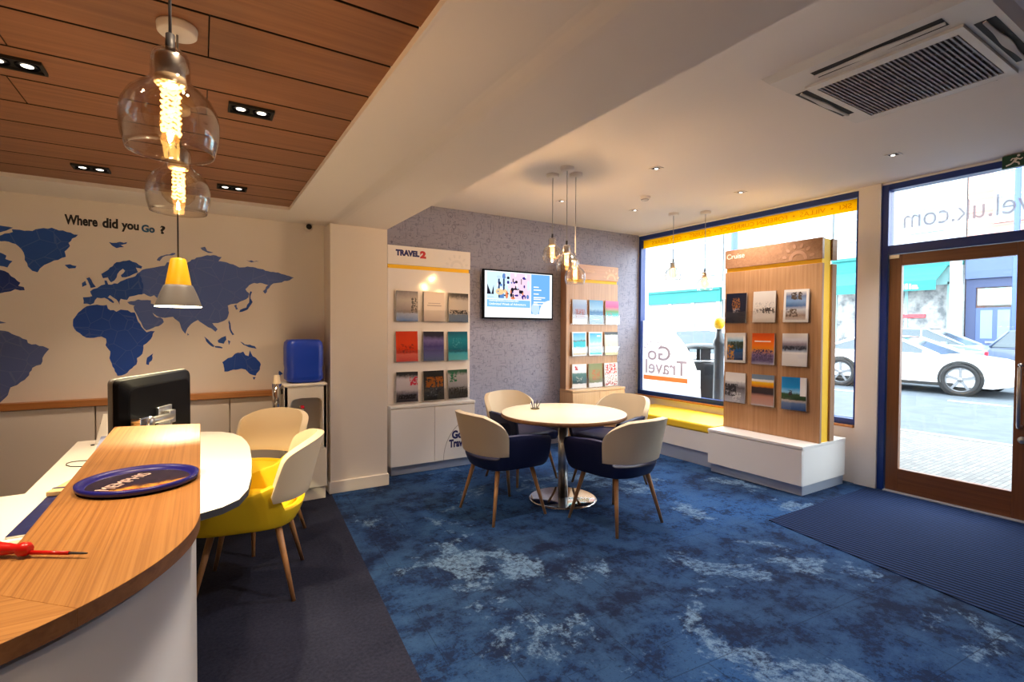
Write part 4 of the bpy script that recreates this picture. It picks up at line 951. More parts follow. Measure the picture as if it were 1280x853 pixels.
t2 = display('tall white brochure stand with yellow stripe and navy and red sign on the grey wall', .91, .915, .335, .685, .115, .905, .20, (M['gloss_white'], M['gloss_white'], M['white']), (-.263,.027,.305), '', 1)
lettering('lettering', 'TRAVEL', (-.372, .109, 2.165), (1,0,0), UP, .248, .062, M['text_navy'], t2, .075, .0012)
lettering('lettering', '2', (-.118, .109, 2.155), (1,0,0), UP, .066, .076, M['text_red'], t2, .075, .0012)
q = MB(); emblem(q, (.295, .109, 2.092), (1,0,0), UP, .135, .0008, 6); q.build('emblem', M['pale_emblem'], t2, solid=.0006)
# shop logo on the right cabinet door
lettering('lettering', 'Go', (.190, -.0002, .300), (1,0,0), UP, .125, .088, M['text_navy'], t2, .05, .0008)
lettering('lettering', 'Travel', (.158, -.0002, .212), (1,0,0), UP, .205, .085, M['text_navy'], t2, .05, .0008)
q = MB()
A_ = [(.455-.36*cos(radians(90*k/30)), .095+.415*sin(radians(90*k/30))) for k in range(31)]
for k in range(30):
    a, b_ = A_[k], A_[k+1]
    if max(a[0], b_[0]) < .452: q.add([(a[0],-.0009,a[1]),(b_[0],-.0009,b_[1]),(b_[0]+.004,-.0009,b_[1]-.004),(a[0]+.004,-.0009,a[1]-.004)], [(0,1,2,3)])
q.build('logo_arc', M['arc_grey'], t2, solid=.0005)
place(t2, (2.015, 4.74, 0), 0)
t3 = display('tall oak brochure stand against the grey wall beside the window corner', .86, .865, .26, .70, .145, .855, .12, (M['stand_oak'], M['stand_oak_hx'], M['light_oak']), (-.237,.033,.305), '', 1)
lettering('lettering', 'Worldwide', (-.22, .139, 2.165), (1,0,0), UP, .24, .040, M['wood_emblem'], t3, .01, .0012)
q = MB(); emblem(q, (.305, .139, 2.098), (1,0,0), UP, .14, .0008, 6); q.build('emblem', M['wood_emblem'], t3, solid=.0006)
place(t3, (4.272, 4.80, 0), 0)
t4 = display('freestanding oak brochure stand on a white plinth box in front of the window', .95, .945, .74, .437, .26, .965, .245, (M['stand_oak'], M['stand_oak_h'], M['white']), (-.342,-.042,.266), '', 1)
lettering('lettering', 'Cruise', (-.462, .253, 2.172), (1,0,0), UP, .20, .052, mat('cream_lettering', S(236,206,180), .5), t4, .012, .0012)
q = MB(); emblem(q, (.27, .253, 2.088), (1,0,0), UP, .15, .0008, 6); q.build('emblem', mat('dull_wood_emblem', S(178,130,98), .5), t4, solid=.0006)
place(t4, (4.40, 2.828, 0), radians(-90))

# brochures: each its own cover
W_ = S(238,236,234); 
COV = {
 'grey_lilac': dict(stops=[(0,S(120,150,205)),(.24,S(190,200,225)),(.30,S(150,140,142)),(.7,S(184,176,174)),(1,S(120,116,126))], blobs=[(.7,.98,.3,.8,S(60,58,66),14,.5)]),
 'cream_type': dict(stops=[(0,S(214,200,194)),(.3,S(226,214,206)),(1,S(222,206,198))], rects=[(.2,.8,.60,.625,S(168,158,158)),(.15,.85,.52,.55,S(160,150,150))], amp=.03),
 'dusk_skyline': dict(stops=[(0,S(96,116,146)),(.24,S(112,128,150)),(.30,S(196,184,172)),(.75,S(190,180,172)),(.9,S(70,66,70)),(1,S(40,40,46))], blobs=[(.05,.95,.28,.42,S(22,22,28),18,.46)]),
 'orange': dict(stops=[(0,S(226,110,104)),(.24,S(240,140,128)),(.3,S(206,58,34)),(.6,S(228,78,44)),(1,S(214,64,36))], blobs=[(.15,.8,.3,.6,S(130,34,24),12,.55)]),
 'indigo': dict(stops=[(0,S(96,112,150)),(.25,S(104,104,156)),(.5,S(72,64,116)),(.7,S(120,110,156)),(.86,S(30,28,54)),(1,S(24,24,44))]),
 'teal': dict(stops=[(0,S(120,196,206)),(.25,S(96,180,196)),(.30,S(18,92,112)),(.7,S(32,128,144)),(1,S(16,86,110))], blobs=[(.25,.7,.45,.8,S(90,150,160),14,.56)]),
 'mono_coast': dict(stops=[(0,S(56,54,62)),(.25,S(110,106,118)),(.4,S(186,176,180)),(.75,S(196,186,190)),(.9,S(40,40,46)),(1,S(34,34,40))], blobs=[(.6,1,.55,.85,S(196,84,96),9,.5),(.1,.9,.1,.25,S(30,30,36),18,.45)]),
 'brown_beast': dict(stops=[(0,S(28,30,36)),(.3,S(52,54,62)),(.5,S(44,44,50)),(.78,S(26,24,26)),(1,S(20,20,22))], blobs=[(.1,.95,.45,.8,S(150,92,52),8,.48),(.2,.7,.15,.45,S(120,124,132),15,.58)]),
 'grey_green': dict(stops=[(0,S(34,36,38)),(.25,S(72,74,76)),(.45,S(150,146,148)),(.8,S(170,164,164)),(.92,S(52,88,66)),(1,S(40,80,58))], blobs=[(.05,.95,.1,.4,S(20,20,24),14,.5),(.1,.45,.6,.95,S(40,104,70),12,.5)]),
 'old_town': dict(stops=[(0,W_),(.18,W_),(.2,S(120,110,120)),(.45,S(150,150,170)),(.75,S(150,168,200)),(1,S(176,190,214))], blobs=[(.2,.85,.25,.62,S(150,70,62),18,.5),(.1,.9,.2,.5,S(70,70,84),22,.56)], amp=.05),
 'blue_sea': dict(stops=[(0,S(70,106,150)),(.3,S(104,146,186)),(.5,S(58,104,150)),(.62,S(150,184,210)),(1,S(96,146,190))], rects=[(.3,.7,.17,.2,W_)]),
 'bright_bay': dict(stops=[(0,W_),(.16,W_),(.18,S(214,190,130)),(.35,S(60,180,186)),(.55,S(96,140,80)),(.75,S(214,96,140)),(1,S(228,120,160))], blobs=[(.0,.5,.25,.5,S(190,56,60),14,.55)], amp=.05),
 'sand_cove': dict(stops=[(0,S(224,204,166)),(.25,S(214,206,176)),(.4,S(52,188,204)),(.58,S(70,196,212)),(.62,S(80,110,100)),(.68,S(150,206,238)),(1,S(96,176,232))], border=.06),
 'pale_lagoon': dict(stops=[(0,S(96,210,214)),(.3,S(150,226,226)),(.5,S(206,228,226)),(.6,S(150,206,236)),(1,S(84,170,228))], border=.06, rects=[(.6,.85,.8,.86,W_)]),
 'pastel_map': dict(stops=[(0,S(214,206,160)),(.4,S(228,216,182)),(.7,S(206,214,196)),(.86,S(220,220,208)),(.9,S(26,28,34)),(1,S(22,24,28))], amp=.07, blobs=[(.2,.9,.2,.5,S(166,206,196),10,.52)]),
 'dark_river': dict(stops=[(0,W_),(.17,W_),(.2,S(24,60,56)),(.4,S(40,84,80)),(.6,S(70,108,100)),(.66,W_),(1,W_)], amp=.04, blobs=[(.2,.4,.76,.92,S(206,40,50),8,.45),(.25,.7,.3,.5,S(210,206,190),15,.56)]),
 'camel': dict(stops=[(0,W_),(.17,W_),(.2,S(110,110,60)),(.5,S(140,132,78)),(1,S(120,124,74))], blobs=[(.25,.8,.3,.75,S(176,104,52),11,.5)], amp=.05),
 'red_shapes': dict(stops=[(0,W_),(.5,W_),(1,W_)], blobs=[(.05,.95,.55,.98,S(206,52,48),12,.5),(.05,.95,.15,.6,S(150,60,64),20,.55),(.05,.95,.05,.2,S(180,52,48),10,.5)], amp=.02),
 'navy_crest': dict(stops=[(0,S(16,20,40)),(1,S(20,26,48))], blobs=[(.32,.7,.45,.85,S(150,104,70),16,.5),(.36,.66,.36,.5,S(150,146,150),18,.5)], amp=.02),
 'misty_boats': dict(stops=[(0,S(226,218,210)),(.3,S(206,196,188)),(.5,S(224,216,208)),(1,S(232,226,220))], blobs=[(.45,.98,.3,.48,S(52,46,50),14,.46),(.05,.45,.33,.45,S(120,112,112),16,.5),(.1,.9,.52,.68,S(150,146,150),24,.58)], amp=.04),
 'ship_collage': dict(stops=[(0,S(214,208,206)),(.2,S(150,130,120)),(.38,S(190,196,206)),(.5,S(54,98,150)),(.66,S(120,160,206)),(.8,S(96,120,160)),(1,W_)], blobs=[(.3,.75,.7,.92,S(28,30,40),8,.45),(.12,.6,.18,.42,S(70,52,44),12,.5)], border=.09, amp=.04),
 'cliff_coast': dict(stops=[(0,S(48,44,46)),(.2,S(40,70,112)),(.45,S(56,92,134)),(.68,S(84,96,90)),(.74,S(150,190,214)),(.9,W_),(1,W_)], blobs=[(.1,.45,.1,.62,S(206,150,84),13,.5),(.3,.95,.45,.72,S(46,58,44),10,.47)], border=.1, amp=.06),
 'orange_city': dict(stops=[(0,S(176,170,190)),(.1,S(96,84,120)),(.3,S(120,98,136)),(.46,S(214,150,96)),(.6,S(232,120,44)),(.8,S(226,94,34)),(1,S(214,84,30))], blobs=[(.05,.95,.14,.5,S(62,50,86),20,.5)], rects=[(.12,.85,.72,.755,S(240,226,210))], amp=.05),
 'grey_lake': dict(stops=[(0,S(226,222,220)),(.4,S(232,228,226)),(.46,S(150,160,176)),(.56,S(70,76,92)),(.68,S(140,130,140)),(.8,S(206,206,214)),(1,W_)], blobs=[(.05,.98,.5,.62,S(40,44,58),13,.46)], amp=.04),
 'white_ship': dict(stops=[(0,S(186,184,192)),(.3,S(150,146,150)),(.5,S(84,80,84)),(.66,S(190,188,192)),(.72,W_),(1,W_)], blobs=[(.0,.6,.2,.62,S(38,36,40),9,.46),(.4,.8,.05,.35,S(206,204,206),12,.5)], amp=.08),
 'sunset_shore': dict(stops=[(0,S(196,190,190)),(.06,S(196,150,140)),(.3,S(186,130,116)),(.4,S(44,36,44)),(.58,S(58,44,44)),(.62,S(206,120,40)),(.75,S(240,190,70)),(.8,W_),(.84,W_),(.86,S(130,150,170)),(1,S(130,150,172))], amp=.03),
 'blue_island': dict(stops=[(0,S(60,84,130)),(.2,S(110,130,164)),(.28,S(200,186,176)),(.32,S(52,72,48)),(.48,S(58,84,56)),(.54,S(150,196,226)),(.7,S(70,150,212)),(1,S(62,142,208))], blobs=[(.3,.45,.45,.6,S(60,50,50),10,.45)], rects=[(.76,1,.44,1,W_)], amp=.05),
}
def brochure(key, label, group):
    t = local_thing('brochure', label, 'brochure', group); sp = COV[key]
    q = MB(); q.box(-.1125, .1125, 0, .012, 0, .30); q.build('pages', M['pages'], t)
    q = MB(); q.box(-.113, .113, -.0012, 0, -.0005, .3005); q.build('cover', cover(key, **sp), t); return t
def fill(stand_loc, rz, cols, panel_y, sets, group, gx=0):
    R_ = Matrix.Rotation(rz, 4, 'Z'); rb = random.Random(5)
    for z, row in zip((1.515, 1.112, .708), sets):
        for u, (key, lab) in zip(cols, row):
            b_ = brochure(key, lab, group); dz = rb.uniform(-.002, .004); du = rb.uniform(-.004, .004)
            p = Vector(stand_loc) + R_ @ Vector((u+du, panel_y-.030, z+.0005+abs(dz)))
            b_.location = p; b_.rotation_euler = (radians(-1.9), radians(rb.uniform(-.8, .8)), rz)
            b_.rotation_mode = 'XYZ'
    return
fill((2.015,4.74,0), 0, (-.263,.027,.305), .115, [
 [('grey_lilac','grey and lilac landscape brochure, top left in the white stand'),('cream_type','cream brochure with plain grey title, top middle in the white stand'),('dusk_skyline','brochure with black skyline under a dark sky, top right in the white stand')],
 [('orange','orange red brochure in the white stand'),('indigo','indigo purple brochure in the middle of the white stand'),('teal','teal brochure with pale foot in the white stand')],
 [('mono_coast','dark grey photo brochure with pink patch, bottom left in the white stand'),('brown_beast','dark brochure with brown shape, bottom middle in the white stand'),('grey_green','grey brochure with green corner, bottom right in the white stand')]], 'brochures on the white stand')
fill((4.272,4.80,0), 0, (-.237,.033,.305), .145, [
 [('old_town','brochure of an old red building under blue sky, top left in the oak wall stand'),('blue_sea','plain blue sea brochure, top middle in the oak wall stand'),('bright_bay','pink, green and turquoise bay brochure, top right in the oak wall stand')],
 [('sand_cove','white bordered brochure of a sandy cove in the oak wall stand'),('pale_lagoon','white bordered brochure of a pale lagoon in the middle of the oak wall stand'),('pastel_map','pale yellow brochure with black top band in the oak wall stand')],
 [('dark_river','white brochure with red mark and dark green picture, bottom left in the oak wall stand'),('camel','olive brochure with orange brown animal, bottom middle in the oak wall stand'),('red_shapes','white brochure with red shapes, bottom right in the oak wall stand')]], 'brochures on the oak wall stand')
fill((4.40,2.828,0), radians(-90), (-.342,-.042,.266), .26, [
 [('navy_crest','dark navy brochure with gold crest on the cruise stand'),('misty_boats','pale misty brochure with dark boats on the cruise stand'),('ship_collage','white bordered brochure with blue ship pictures on the cruise stand')],
 [('cliff_coast','white bordered brochure of a cliff and blue water on the cruise stand'),('orange_city','orange sky brochure over a purple city on the cruise stand'),('grey_lake','white brochure with a dark lake band on the cruise stand')],
 [('white_ship','white brochure with curved grey photo, bottom left on the cruise stand'),('sunset_shore','sunset shore brochure with grey top band, bottom middle on the cruise stand'),('blue_island','blue sky and green island brochure, bottom right on the cruise stand')]], 'brochures on the cruise stand')

# ================================================================== bench
bx, bx1, by0, by1 = 4.52, XW-.004, 3.316, 4.78
t = thing('window_bench', 'low white bench under the window with yellow seat pad', 'bench', ((bx+bx1)/2, 4.2, 0))
q = MB(); q.box(bx, bx1, by0, by1, .15, .355); q.build('box', M['white'], t, bev=.003)
q = MB(); q.box(bx+.02, bx1, by0, by1, 0, .15); q.build('plinth', M['steel'], t)
q = MB(); q.box(bx-.01, bx1, by0+.006, by1, .357, .445); tag(q.build('seat_cushion', M['bench_yellow'], loc=((bx+bx1)/2,4.2,.357), bev=.022, seg=4), 'long yellow seat cushion on the bench under the window', 'cushion')

# ================================================================== water cooler
kx0, kx1, ky0, ky1 = .572, .905, 4.43, 4.695
t = thing('water_cooler', 'white water cooler with tap recess standing beside the column', 'water cooler', (.74, 4.58, 0))
q = MB(); q.box(kx0+.01, kx1-.01, ky0+.012, ky1, 0, .10); q.build('plinth', M['cooler_white'], t, bev=.004)
q = MB(); q.box(kx0, kx1, ky0+.005, ky1, .10, .43); q.box(kx0, kx1, ky0+.12, ky1, .43, .96); q.box(kx0, kx0+.03, ky0, ky0+.12, .43, .96); q.box(kx1-.03, kx1, ky0, ky0+.12, .43, .96); q.build('body', M['cooler_white'], t, bev=.004)
fr_ = MB(); ox0, ox1, oz0, oz1 = kx0, kx1, .43, .965
hole = [( .612,.455),( .865,.455),( .865,.80)] + [(.865-.05+.05*cos(radians(a)), .815+.045*sin(radians(a))) for a in range(10, 91, 16)] + [(.70,.862)] + [(.665-.045*sin(radians(a)), .81+.048*cos(radians(a))) for a in range(10, 91, 16)]
cxm = (.74, .66); 
hp = hole; n_ = len(hp)
def to_rect(p):
    dx, dz = p[0]-cxm[0], p[1]-cxm[1]; k = min(((ox1-cxm[0])/dx if dx > 0 else (ox0-cxm[0])/dx) if abs(dx) > 1e-6 else 9, ((oz1-cxm[1])/dz if dz > 0 else (oz0-cxm[1])/dz) if abs(dz) > 1e-6 else 9)
    return (cxm[0]+dx*k, cxm[1]+dz*k)
rp = [to_rect(p) for p in hp]
for cxr, czr in ((ox0,oz0),(ox1,oz0),(ox1,oz1),(ox0,oz1)):
    j = min(range(n_), key=lambda i: (rp[i][0]-cxr)**2+(rp[i][1]-czr)**2); rp[j] = (cxr, czr)
fr_.add([(p[0],ky0,p[1]) for p in rp]+[(p[0],ky0,p[1]) for p in hp]+[(p[0],ky0+.118,p[1]) for p in hp], [(i,(i+1)%n_,n_+(i+1)%n_,n_+i) for i in range(n_)]+[(n_+i,n_+(i+1)%n_,2*n_+(i+1)%n_,2*n_+i) for i in range(n_)])
fr_.build('front_surround', M['cooler_white'], t)
q = MB(); q.box(kx0+.03, kx1-.03, ky0+.112, ky0+.119, .44, .90); q.build('recess_back', mat('pale_grey_recess', S(196,190,182), .4), t)
q = MB(); q.box(.63, .85, ky0-.004, ky0+.11, .455, .475); q.build('drip_tray', M['grey_plastic'], t, bev=.003)
q = MB(); q.box(kx0-.006, kx1+.004, ky0-.008, ky1, .955, .982); q.build('top', M['cooler_white'], t, bev=.012, seg=4)
q = MB(); q.tube([(.715,ky0+.112,.775),(.715,ky0+.045,.775),(.715,ky0+.035,.745)], .012, 12); tp = q.build('tap', M['cooler_white'], t)
q = MB(); q.obox((.715,ky0+.03,.785), (1,0,0), (0,1,.4), (0,-.4,1), .014, .02, .006); q.build('tap_lever', M['tail_red'], tp, bev=.002)
q = MB(); q.box(kx0+.008, kx1-.008, ky0-.001, ky0+.005, .105, .425); q.build('lower_panel', M['cooler_white'], t, bev=.003)
t = thing('water_bottle', 'blue water bottle standing upside down on the water cooler', 'water bottle', (.742, 4.58, .985))
sec = lambda w_, d_, r_: rrect(w_, d_, r_, 6)
q = MB(); cen = Vector((.742, 4.58, 0))
loft(q, [(sec(.05,.05,.05),.9835),(sec(.118,.118,.06),.987),(sec(.142,.130,.055),1.01),(sec(.144,.132,.055),1.05),(sec(.139,.127,.055),1.10),(sec(.144,.132,.055),1.13),(sec(.145,.133,.055),1.27),(sec(.140,.128,.055),1.32),(sec(.120,.110,.05),1.342),(sec(.06,.06,.05),1.346)], cen, Vector((1,0,0)), Vector((0,1,0)), Vector((0,0,1)))
for i in range(len(q.sm)): q.sm[i] = True
q.build('bottle', M['cooler_blue'], t)
t = thing('cup_dispenser', 'chrome tube cup dispenser on the left side of the water cooler', 'cup dispenser', (.527, 4.50, .7))
q = MB(); q.lathe([(.034,.66),(.036,.66),(.036,.985),(.034,.985),(.034,.66)], (.527,4.50,0), 24); q.build('tube', M['chrome'], t)
q = MB(); q.box(.560, .5712, 4.48, 4.52, .72, .76); q.box(.560, .5712, 4.48, 4.52, .90, .94); q.build('bracket', M['matt_black'], t)
for i in range(4):
    q = MB(); z = 1.055-i*.016; q.lathe([(.032,z-.115),(.032,z-.113),(.022,z),(0,z)][::1], (.527,4.50,0), 20)
    tag(q.build('paper_cup', M['cream'], loc=(.527,4.50,z)), ['topmost white paper cup stacked upside down in the chrome dispenser','second white paper cup from the top in the chrome dispenser','third white paper cup from the top in the chrome dispenser','lowest showing white paper cup in the chrome dispenser'][i], 'cup', 'paper cups in the dispenser')
# ================================================================== street
def car(name, label, L, Wd, prof, glass, wheels, wr, paint, loc, rz, extra=None):
    """x runs to the nose; prof = body outline, glass = greenhouse outline"""
    t = local_thing(name, label, 'car'); hw = Wd/2
    def slab(mb, pts, wf, mi=0):
        n_ = len(pts); v = [(p[0], -wf(p), p[1]) for p in pts]+[(p[0], wf(p), p[1]) for p in pts]
        mb.add(v, [tuple(range(n_)), tuple(range(2*n_-1, n_-1, -1))]+[(i,(i+1)%n_,n_+(i+1)%n_,n_+i) for i in range(n_)], mi)
    q = MB(); slab(q, prof, lambda p: hw-.10*max(0,(abs(p[0])-L*.36)/(L*.14))**1.5-.04*max(0,(p[1]-.75)/.2)); q.build('body', paint, t, bev=.045, seg=4)
    zr = max(p[1] for p in glass); zb = min(p[1] for p in glass)
    wg = lambda p: hw-.07-.20*(p[1]-zb)/(zr-zb)
    q = MB(); slab(q, glass, wg); q.build('windows', M['car_glass'], t, bev=.02)
    top = sorted([p for p in glass if p[1] > zr-.12])
    q = MB(); n_ = len(top); v = []
    for p in top: v += [(p[0], -wg(p)-.006, p[1]-.0), (p[0], wg(p)+.006, p[1]), ]
    q.add([(p[0], s_*(wg(p)+.006), p[1]+.012) for p in top for s_ in (-1,1)]+[(p[0], s_*(wg(p)+.008), p[1]-.03) for p in top for s_ in (-1,1)], [(2*i,2*i+1,2*i+3,2*i+2) for i in range(n_-1)]+[(2*i,2*i+2,2*n_+2*i+2,2*n_+2*i) for i in range(n_-1)]+[(2*i+1,2*i+3,2*n_+2*i+3,2*n_+2*i+1) for i in range(n_-1)]); q.build('roof', paint, t, bev=.01)
    q = MB()
    for a, b_ in zip(glass, glass[1:]+glass[:1]):
        if abs(a[1]-b_[1]) > .15:
            for s_ in (-1, 1): q.tube([(a[0], s_*(wg(a)+.0), a[1]), (b_[0], s_*(wg(b_)+.0), b_[1])], .035, 8)
    for s_ in (-1, 1):
        p0, p1 = (0.0, zb), (-.05, zr-.03); q.tube([(p0[0], s_*wg(p0), p0[1]), (p1[0], s_*wg(p1), p1[1])], .03, 8)
    q.build('pillars', paint, t)
    for wx in wheels:
        for s_ in (-1, 1):
            yo = s_*(hw-.10)
            q = MB(); q.lathe([(wr*.76,-.10),(wr*.95,-.11),(wr,-.08),(wr,.08),(wr*.95,.11),(wr*.76,.10),(wr*.76,-.10)], (wx, yo, wr), 36, axis='y'); wh = q.build('wheel', M['tyre'], t)
            q = MB(); yf = yo+s_*.085
            q.lathe([(wr*.76,0),(wr*.72,.012*s_),(wr*.70,-.02*s_)], (wx, yf, wr), 36, axis='y'); q.lathe([(0,.02*s_),(wr*.13,.015*s_),(wr*.15,-.01*s_)], (wx, yf, wr), 20, axis='y')
            for k in range(5):
                a = 2*pi*k/5+.3; dv = Vector((cos(a),0,sin(a))); q.obox(Vector((wx, yf-.0*s_, wr))+dv*wr*.42, dv, (0,1,0), dv.cross(Vector((0,1,0))), wr*.30, .012, wr*.07)
            q.build('alloy_rim', M['alloy'], wh)
            q = MB(); q.lathe([(0,0),(wr*.74,0)], (wx, yo+s_*.02, wr), 24, axis='y'); q.build('brake_disc', M['matt_black'], wh)
            q = MB(); q.lathe([(wr*1.0,.0),(wr*1.13,.004*s_),(wr*1.13,-.05*s_)], (wx, s_*(hw+.003), wr+.01), 36, axis='y'); q.build('wheel_arch', M['matt_black'], t)
    for s_ in (-1, 1):
        q = MB(); q.obox((L*.17, s_*(hw+.05), zb+.05), (1,0,0), (0,1,0), (0,0,1), .07, .09, .055); q.build('mirror', paint, t, bev=.02)
        q = MB(); q.obox((L*.46, s_*(hw*.62), .62), (1,0,.0), (0,1,0), (0,0,1), .10, .17, .05); q.build('headlight', M['headlight'], t, bev=.03)
        q = MB(); q.obox((-L*.485, s_*(hw*.70), .74), (1,0,0), (0,1,0), (0,0,1), .05, .16, .09); q.build('tail_light', M['tail_red'], t, bev=.02)
        q = MB(); q.box(-L*.3, L*.27, s_*(hw-.03)-.02, s_*(hw-.03)+.045*1, .20, .27); q.build('sill_strip', M['matt_black'], t)
    q = MB(); q.box(L*.49, L*.507, -hw*.5, hw*.5, .38, .50); q.build('front_grille', M['matt_black'], t)
    place(t, loc, rz); return t
coupe = [(-2.25,.34),(-2.28,.62),(-2.2,.90),(-1.7,.98),(-.6,.95),(.45,.93),(1.0,.90),(1.7,.80),(2.15,.66),(2.27,.48),(2.22,.26),(1.9,.19),(-1.9,.19)]
coupe_g = [(-1.75,.95),(-.85,1.27),(-.35,1.33),(.05,1.29),(.95,.90)]
car('sports_car','white two door sports car passing in the road outside the glass door',4.56,1.86,coupe,coupe_g,(-1.12,1.36),.36,M['car_white'],(15.35,5.65,gz(15)-.05),radians(-90))
hatch = [(-1.95,.36),(-1.98,.80),(-1.85,.98),(-.9,1.0),(.75,.98),(1.2,.95),(1.75,.80),(1.97,.60),(1.97,.30),(1.7,.20),(-1.7,.20)]
hatch_g = [(-1.85,.96),(-1.5,1.42),(-.9,1.50),(.1,1.48),(1.15,.95)]
car('hatchback','silver hatchback beyond the white sports car by the blue shopfront',3.95,1.72,hatch,hatch_g,(-1.2,1.22),.30,M['car_silver'],(21.6,7.25,gz(21.6)-.05),radians(-90))
car('hatchback','dark blue car with red tail light parked at the right edge of the door glass',3.95,1.72,hatch,hatch_g,(-1.2,1.22),.30,M['car_blue'],(19.9,3.2,gz(20)-.05),radians(-90))
car('hatchback','white parked car behind the litter bin outside the window',4.1,1.76,hatch,hatch_g,(-1.2,1.22),.31,M['car_white'],(9.9,7.9,gz(9.9)-.05),radians(90))

t = thing('litter_bin', 'black street litter bin with pale label outside the window', 'litter bin', (6.42, 4.92, 0)); bxx, byy = 6.42, 4.92
q = MB(); q.lathe([(0,.0),(.24,.0),(.27,.93),(.28,.94),(.28,.97),(0,.97)], (bxx,byy,0), 32); q.build('body', M['bin_black'], t)
q = MB(); q.lathe([(.275,.985),(.288,.985),(.288,1.005),(.275,1.005),(.275,.985)], (bxx,byy,0), 32); q.build('rim_band', M['silver'], t)
q = MB()
for k in range(4):
    a = pi/4+k*pi/2; q.obox((bxx+.235*cos(a), byy+.235*sin(a), 1.08), (cos(a),sin(a),0), (-sin(a),cos(a),0), (0,0,1), .03, .07, .11)
q.build('hood_post', M['bin_black'], t)
q = MB(); q.lathe([(.29,1.17),(.29,1.2),(.24,1.235),(.1,1.25),(0,1.25)], (bxx,byy,0), 32); q.lathe([(0,1.17),(.29,1.17)], (bxx,byy,0), 32); q.build('hood', M['bin_black'], t)
q = MB()
a = math.atan2(-byy, -bxx)-.28
for k in range(8):
    a0, a1 = a-.16+.32*k/8, a-.16+.32*(k+1)/8
    q.add([(bxx+.268*cos(a0),byy+.268*sin(a0),.62),(bxx+.268*cos(a1),byy+.268*sin(a1),.62),(bxx+.276*cos(a1),byy+.276*sin(a1),.86),(bxx+.276*cos(a0),byy+.276*sin(a0),.86)], [(0,1,2,3)])
q.build('label_plate', M['paper'], t)
t = thing('bollard', 'dark street bollard with yellow cap right beside the litter bin', 'bollard', (5.95, 4.31, 0))
q = MB(); q.lathe([(0,0),(.10,0),(.10,.12),(.075,.16),(.062,1.22),(.075,1.25),(.075,1.30),(.05,1.34),(.035,1.46),(0,1.46)], (5.95,4.31,0), 24); q.build('post', M['bin_black'], t)
q = MB(); q.lathe([(.035,1.462),(.06,1.49),(.072,1.54),(.06,1.59),(.035,1.615),(0,1.62)], (5.95,4.31,0), 24); q.build('cap', M['lamp_yellow'], t)
t = thing('street_pole', 'tall blue pole outside seen above the cruise stand', 'pole', (8.75, 6.03, 0))
q = MB(); q.lathe([(0,gz(8.75)),(.11,gz(8.75)),(.11,.9),(.07,1.0),(.055,7),(0,7)], (8.75,6.03,0), 20); q.build('shaft', M['pole_blue'], t)
q = MB(); q.tube([(8.75,6.03,6.95),(9.05,6.03,7.25),(9.85,6.03,7.35)], .04, 10); q.build('bracket', M['pole_blue'], t)
q = MB(); q.obox((10.05,6.03,7.33), (1,0,0), (0,1,0), (0,0,1), .28, .1, .06); q.build('lantern', M['silver'], t, bev=.03)
t = thing('street_pole', 'slim blue pole across the street seen through the fanlight', 'pole', (23.6, 6.2, 0))
q = MB(); q.lathe([(0,gz(23.6)),(.12,gz(23.6)),(.09,1.1),(.075,9.0),(0,9.0)], (23.6,5.6,0), 20); q.build('shaft', M['pole_blue'], t)
q = MB(); q.tube([(23.6,5.6,8.6),(23.2,5.6,8.95),(22.6,5.6,9.0)], .045, 10); q.build('bracket', M['pole_blue'], t)

XS = 26.0; G0 = gz(26)
def windows(t, y0, y1, n, z0, z1, m_frame=None):
    w_ = (y1-y0)/n
    for k in range(n):
        yc = y0+w_*(k+.5); hw = min(.55, w_*.28)
        q = MB(); q.box(XS-.03, XS+.05, yc-hw-.08, yc+hw+.08, z0-.1, z0); q.box(XS-.02, XS+.05, yc-hw-.08, yc-hw, z0, z1); q.box(XS-.02, XS+.05, yc+hw, yc+hw+.08, z0, z1); q.box(XS-.02, XS+.05, yc-hw-.08, yc+hw+.08, z1, z1+.1); q.box(XS-.015, XS+.05, yc-hw, yc+hw, (z0+z1)/2-.03, (z0+z1)/2+.03)
        f_ = q.build('window', M['render'], t); q = MB(); q.box(XS+.02, XS+.03, yc-hw, yc+hw, z0, z1); q.build('pane', M['shop_glass'], f_)
def building(label, y0, y1, h, wall_m, fascia_m, z_f0, z_f1, shop):
    t = thing('street_shop', label, 'building', (XS+4, (y0+y1)/2, G0)); t['_b'] = (XS+4, (y0+y1)/2, G0)
    q = MB(); q.box(XS+.04, XS+8, y0, y1, z_f1, h); q.box(XS+2.0, XS+8, y0, y1, G0, z_f1); q.box(XS+.04, XS+2.0, y0, y0+.05, G0, z_f1); q.box(XS+.04, XS+2, y1-.05, y1, G0, z_f1); q.build('wall', wall_m, t)
    q = MB(); q.box(XS-.12, XS+.05, y0+.02, y1-.02, z_f0, z_f1); q.box(XS-.22, XS+.05, y0+.02, y1-.02, z_f1, z_f1+.12); q.build('fascia', fascia_m, t)
    nn = max(2, int((y1-y0)/1.9)); windows(t, y0, y1, nn, z_f1+1.0, z_f1+2.8); windows(t, y0, y1, nn, z_f1+4.0, z_f1+5.6)
    q = MB(); q.add([(XS-.2,y0,h),(XS+8,y0,h),(XS+8,y1,h),(XS-.2,y1,h),(XS+3.5,y0,h+2.2),(XS+3.5,y1,h+2.2)], [(0,1,2,3),(0,3,5,4),(1,2,5,4),(0,1,4),(2,3,5)]); q.build('roof', M['dark'], t)
    return t
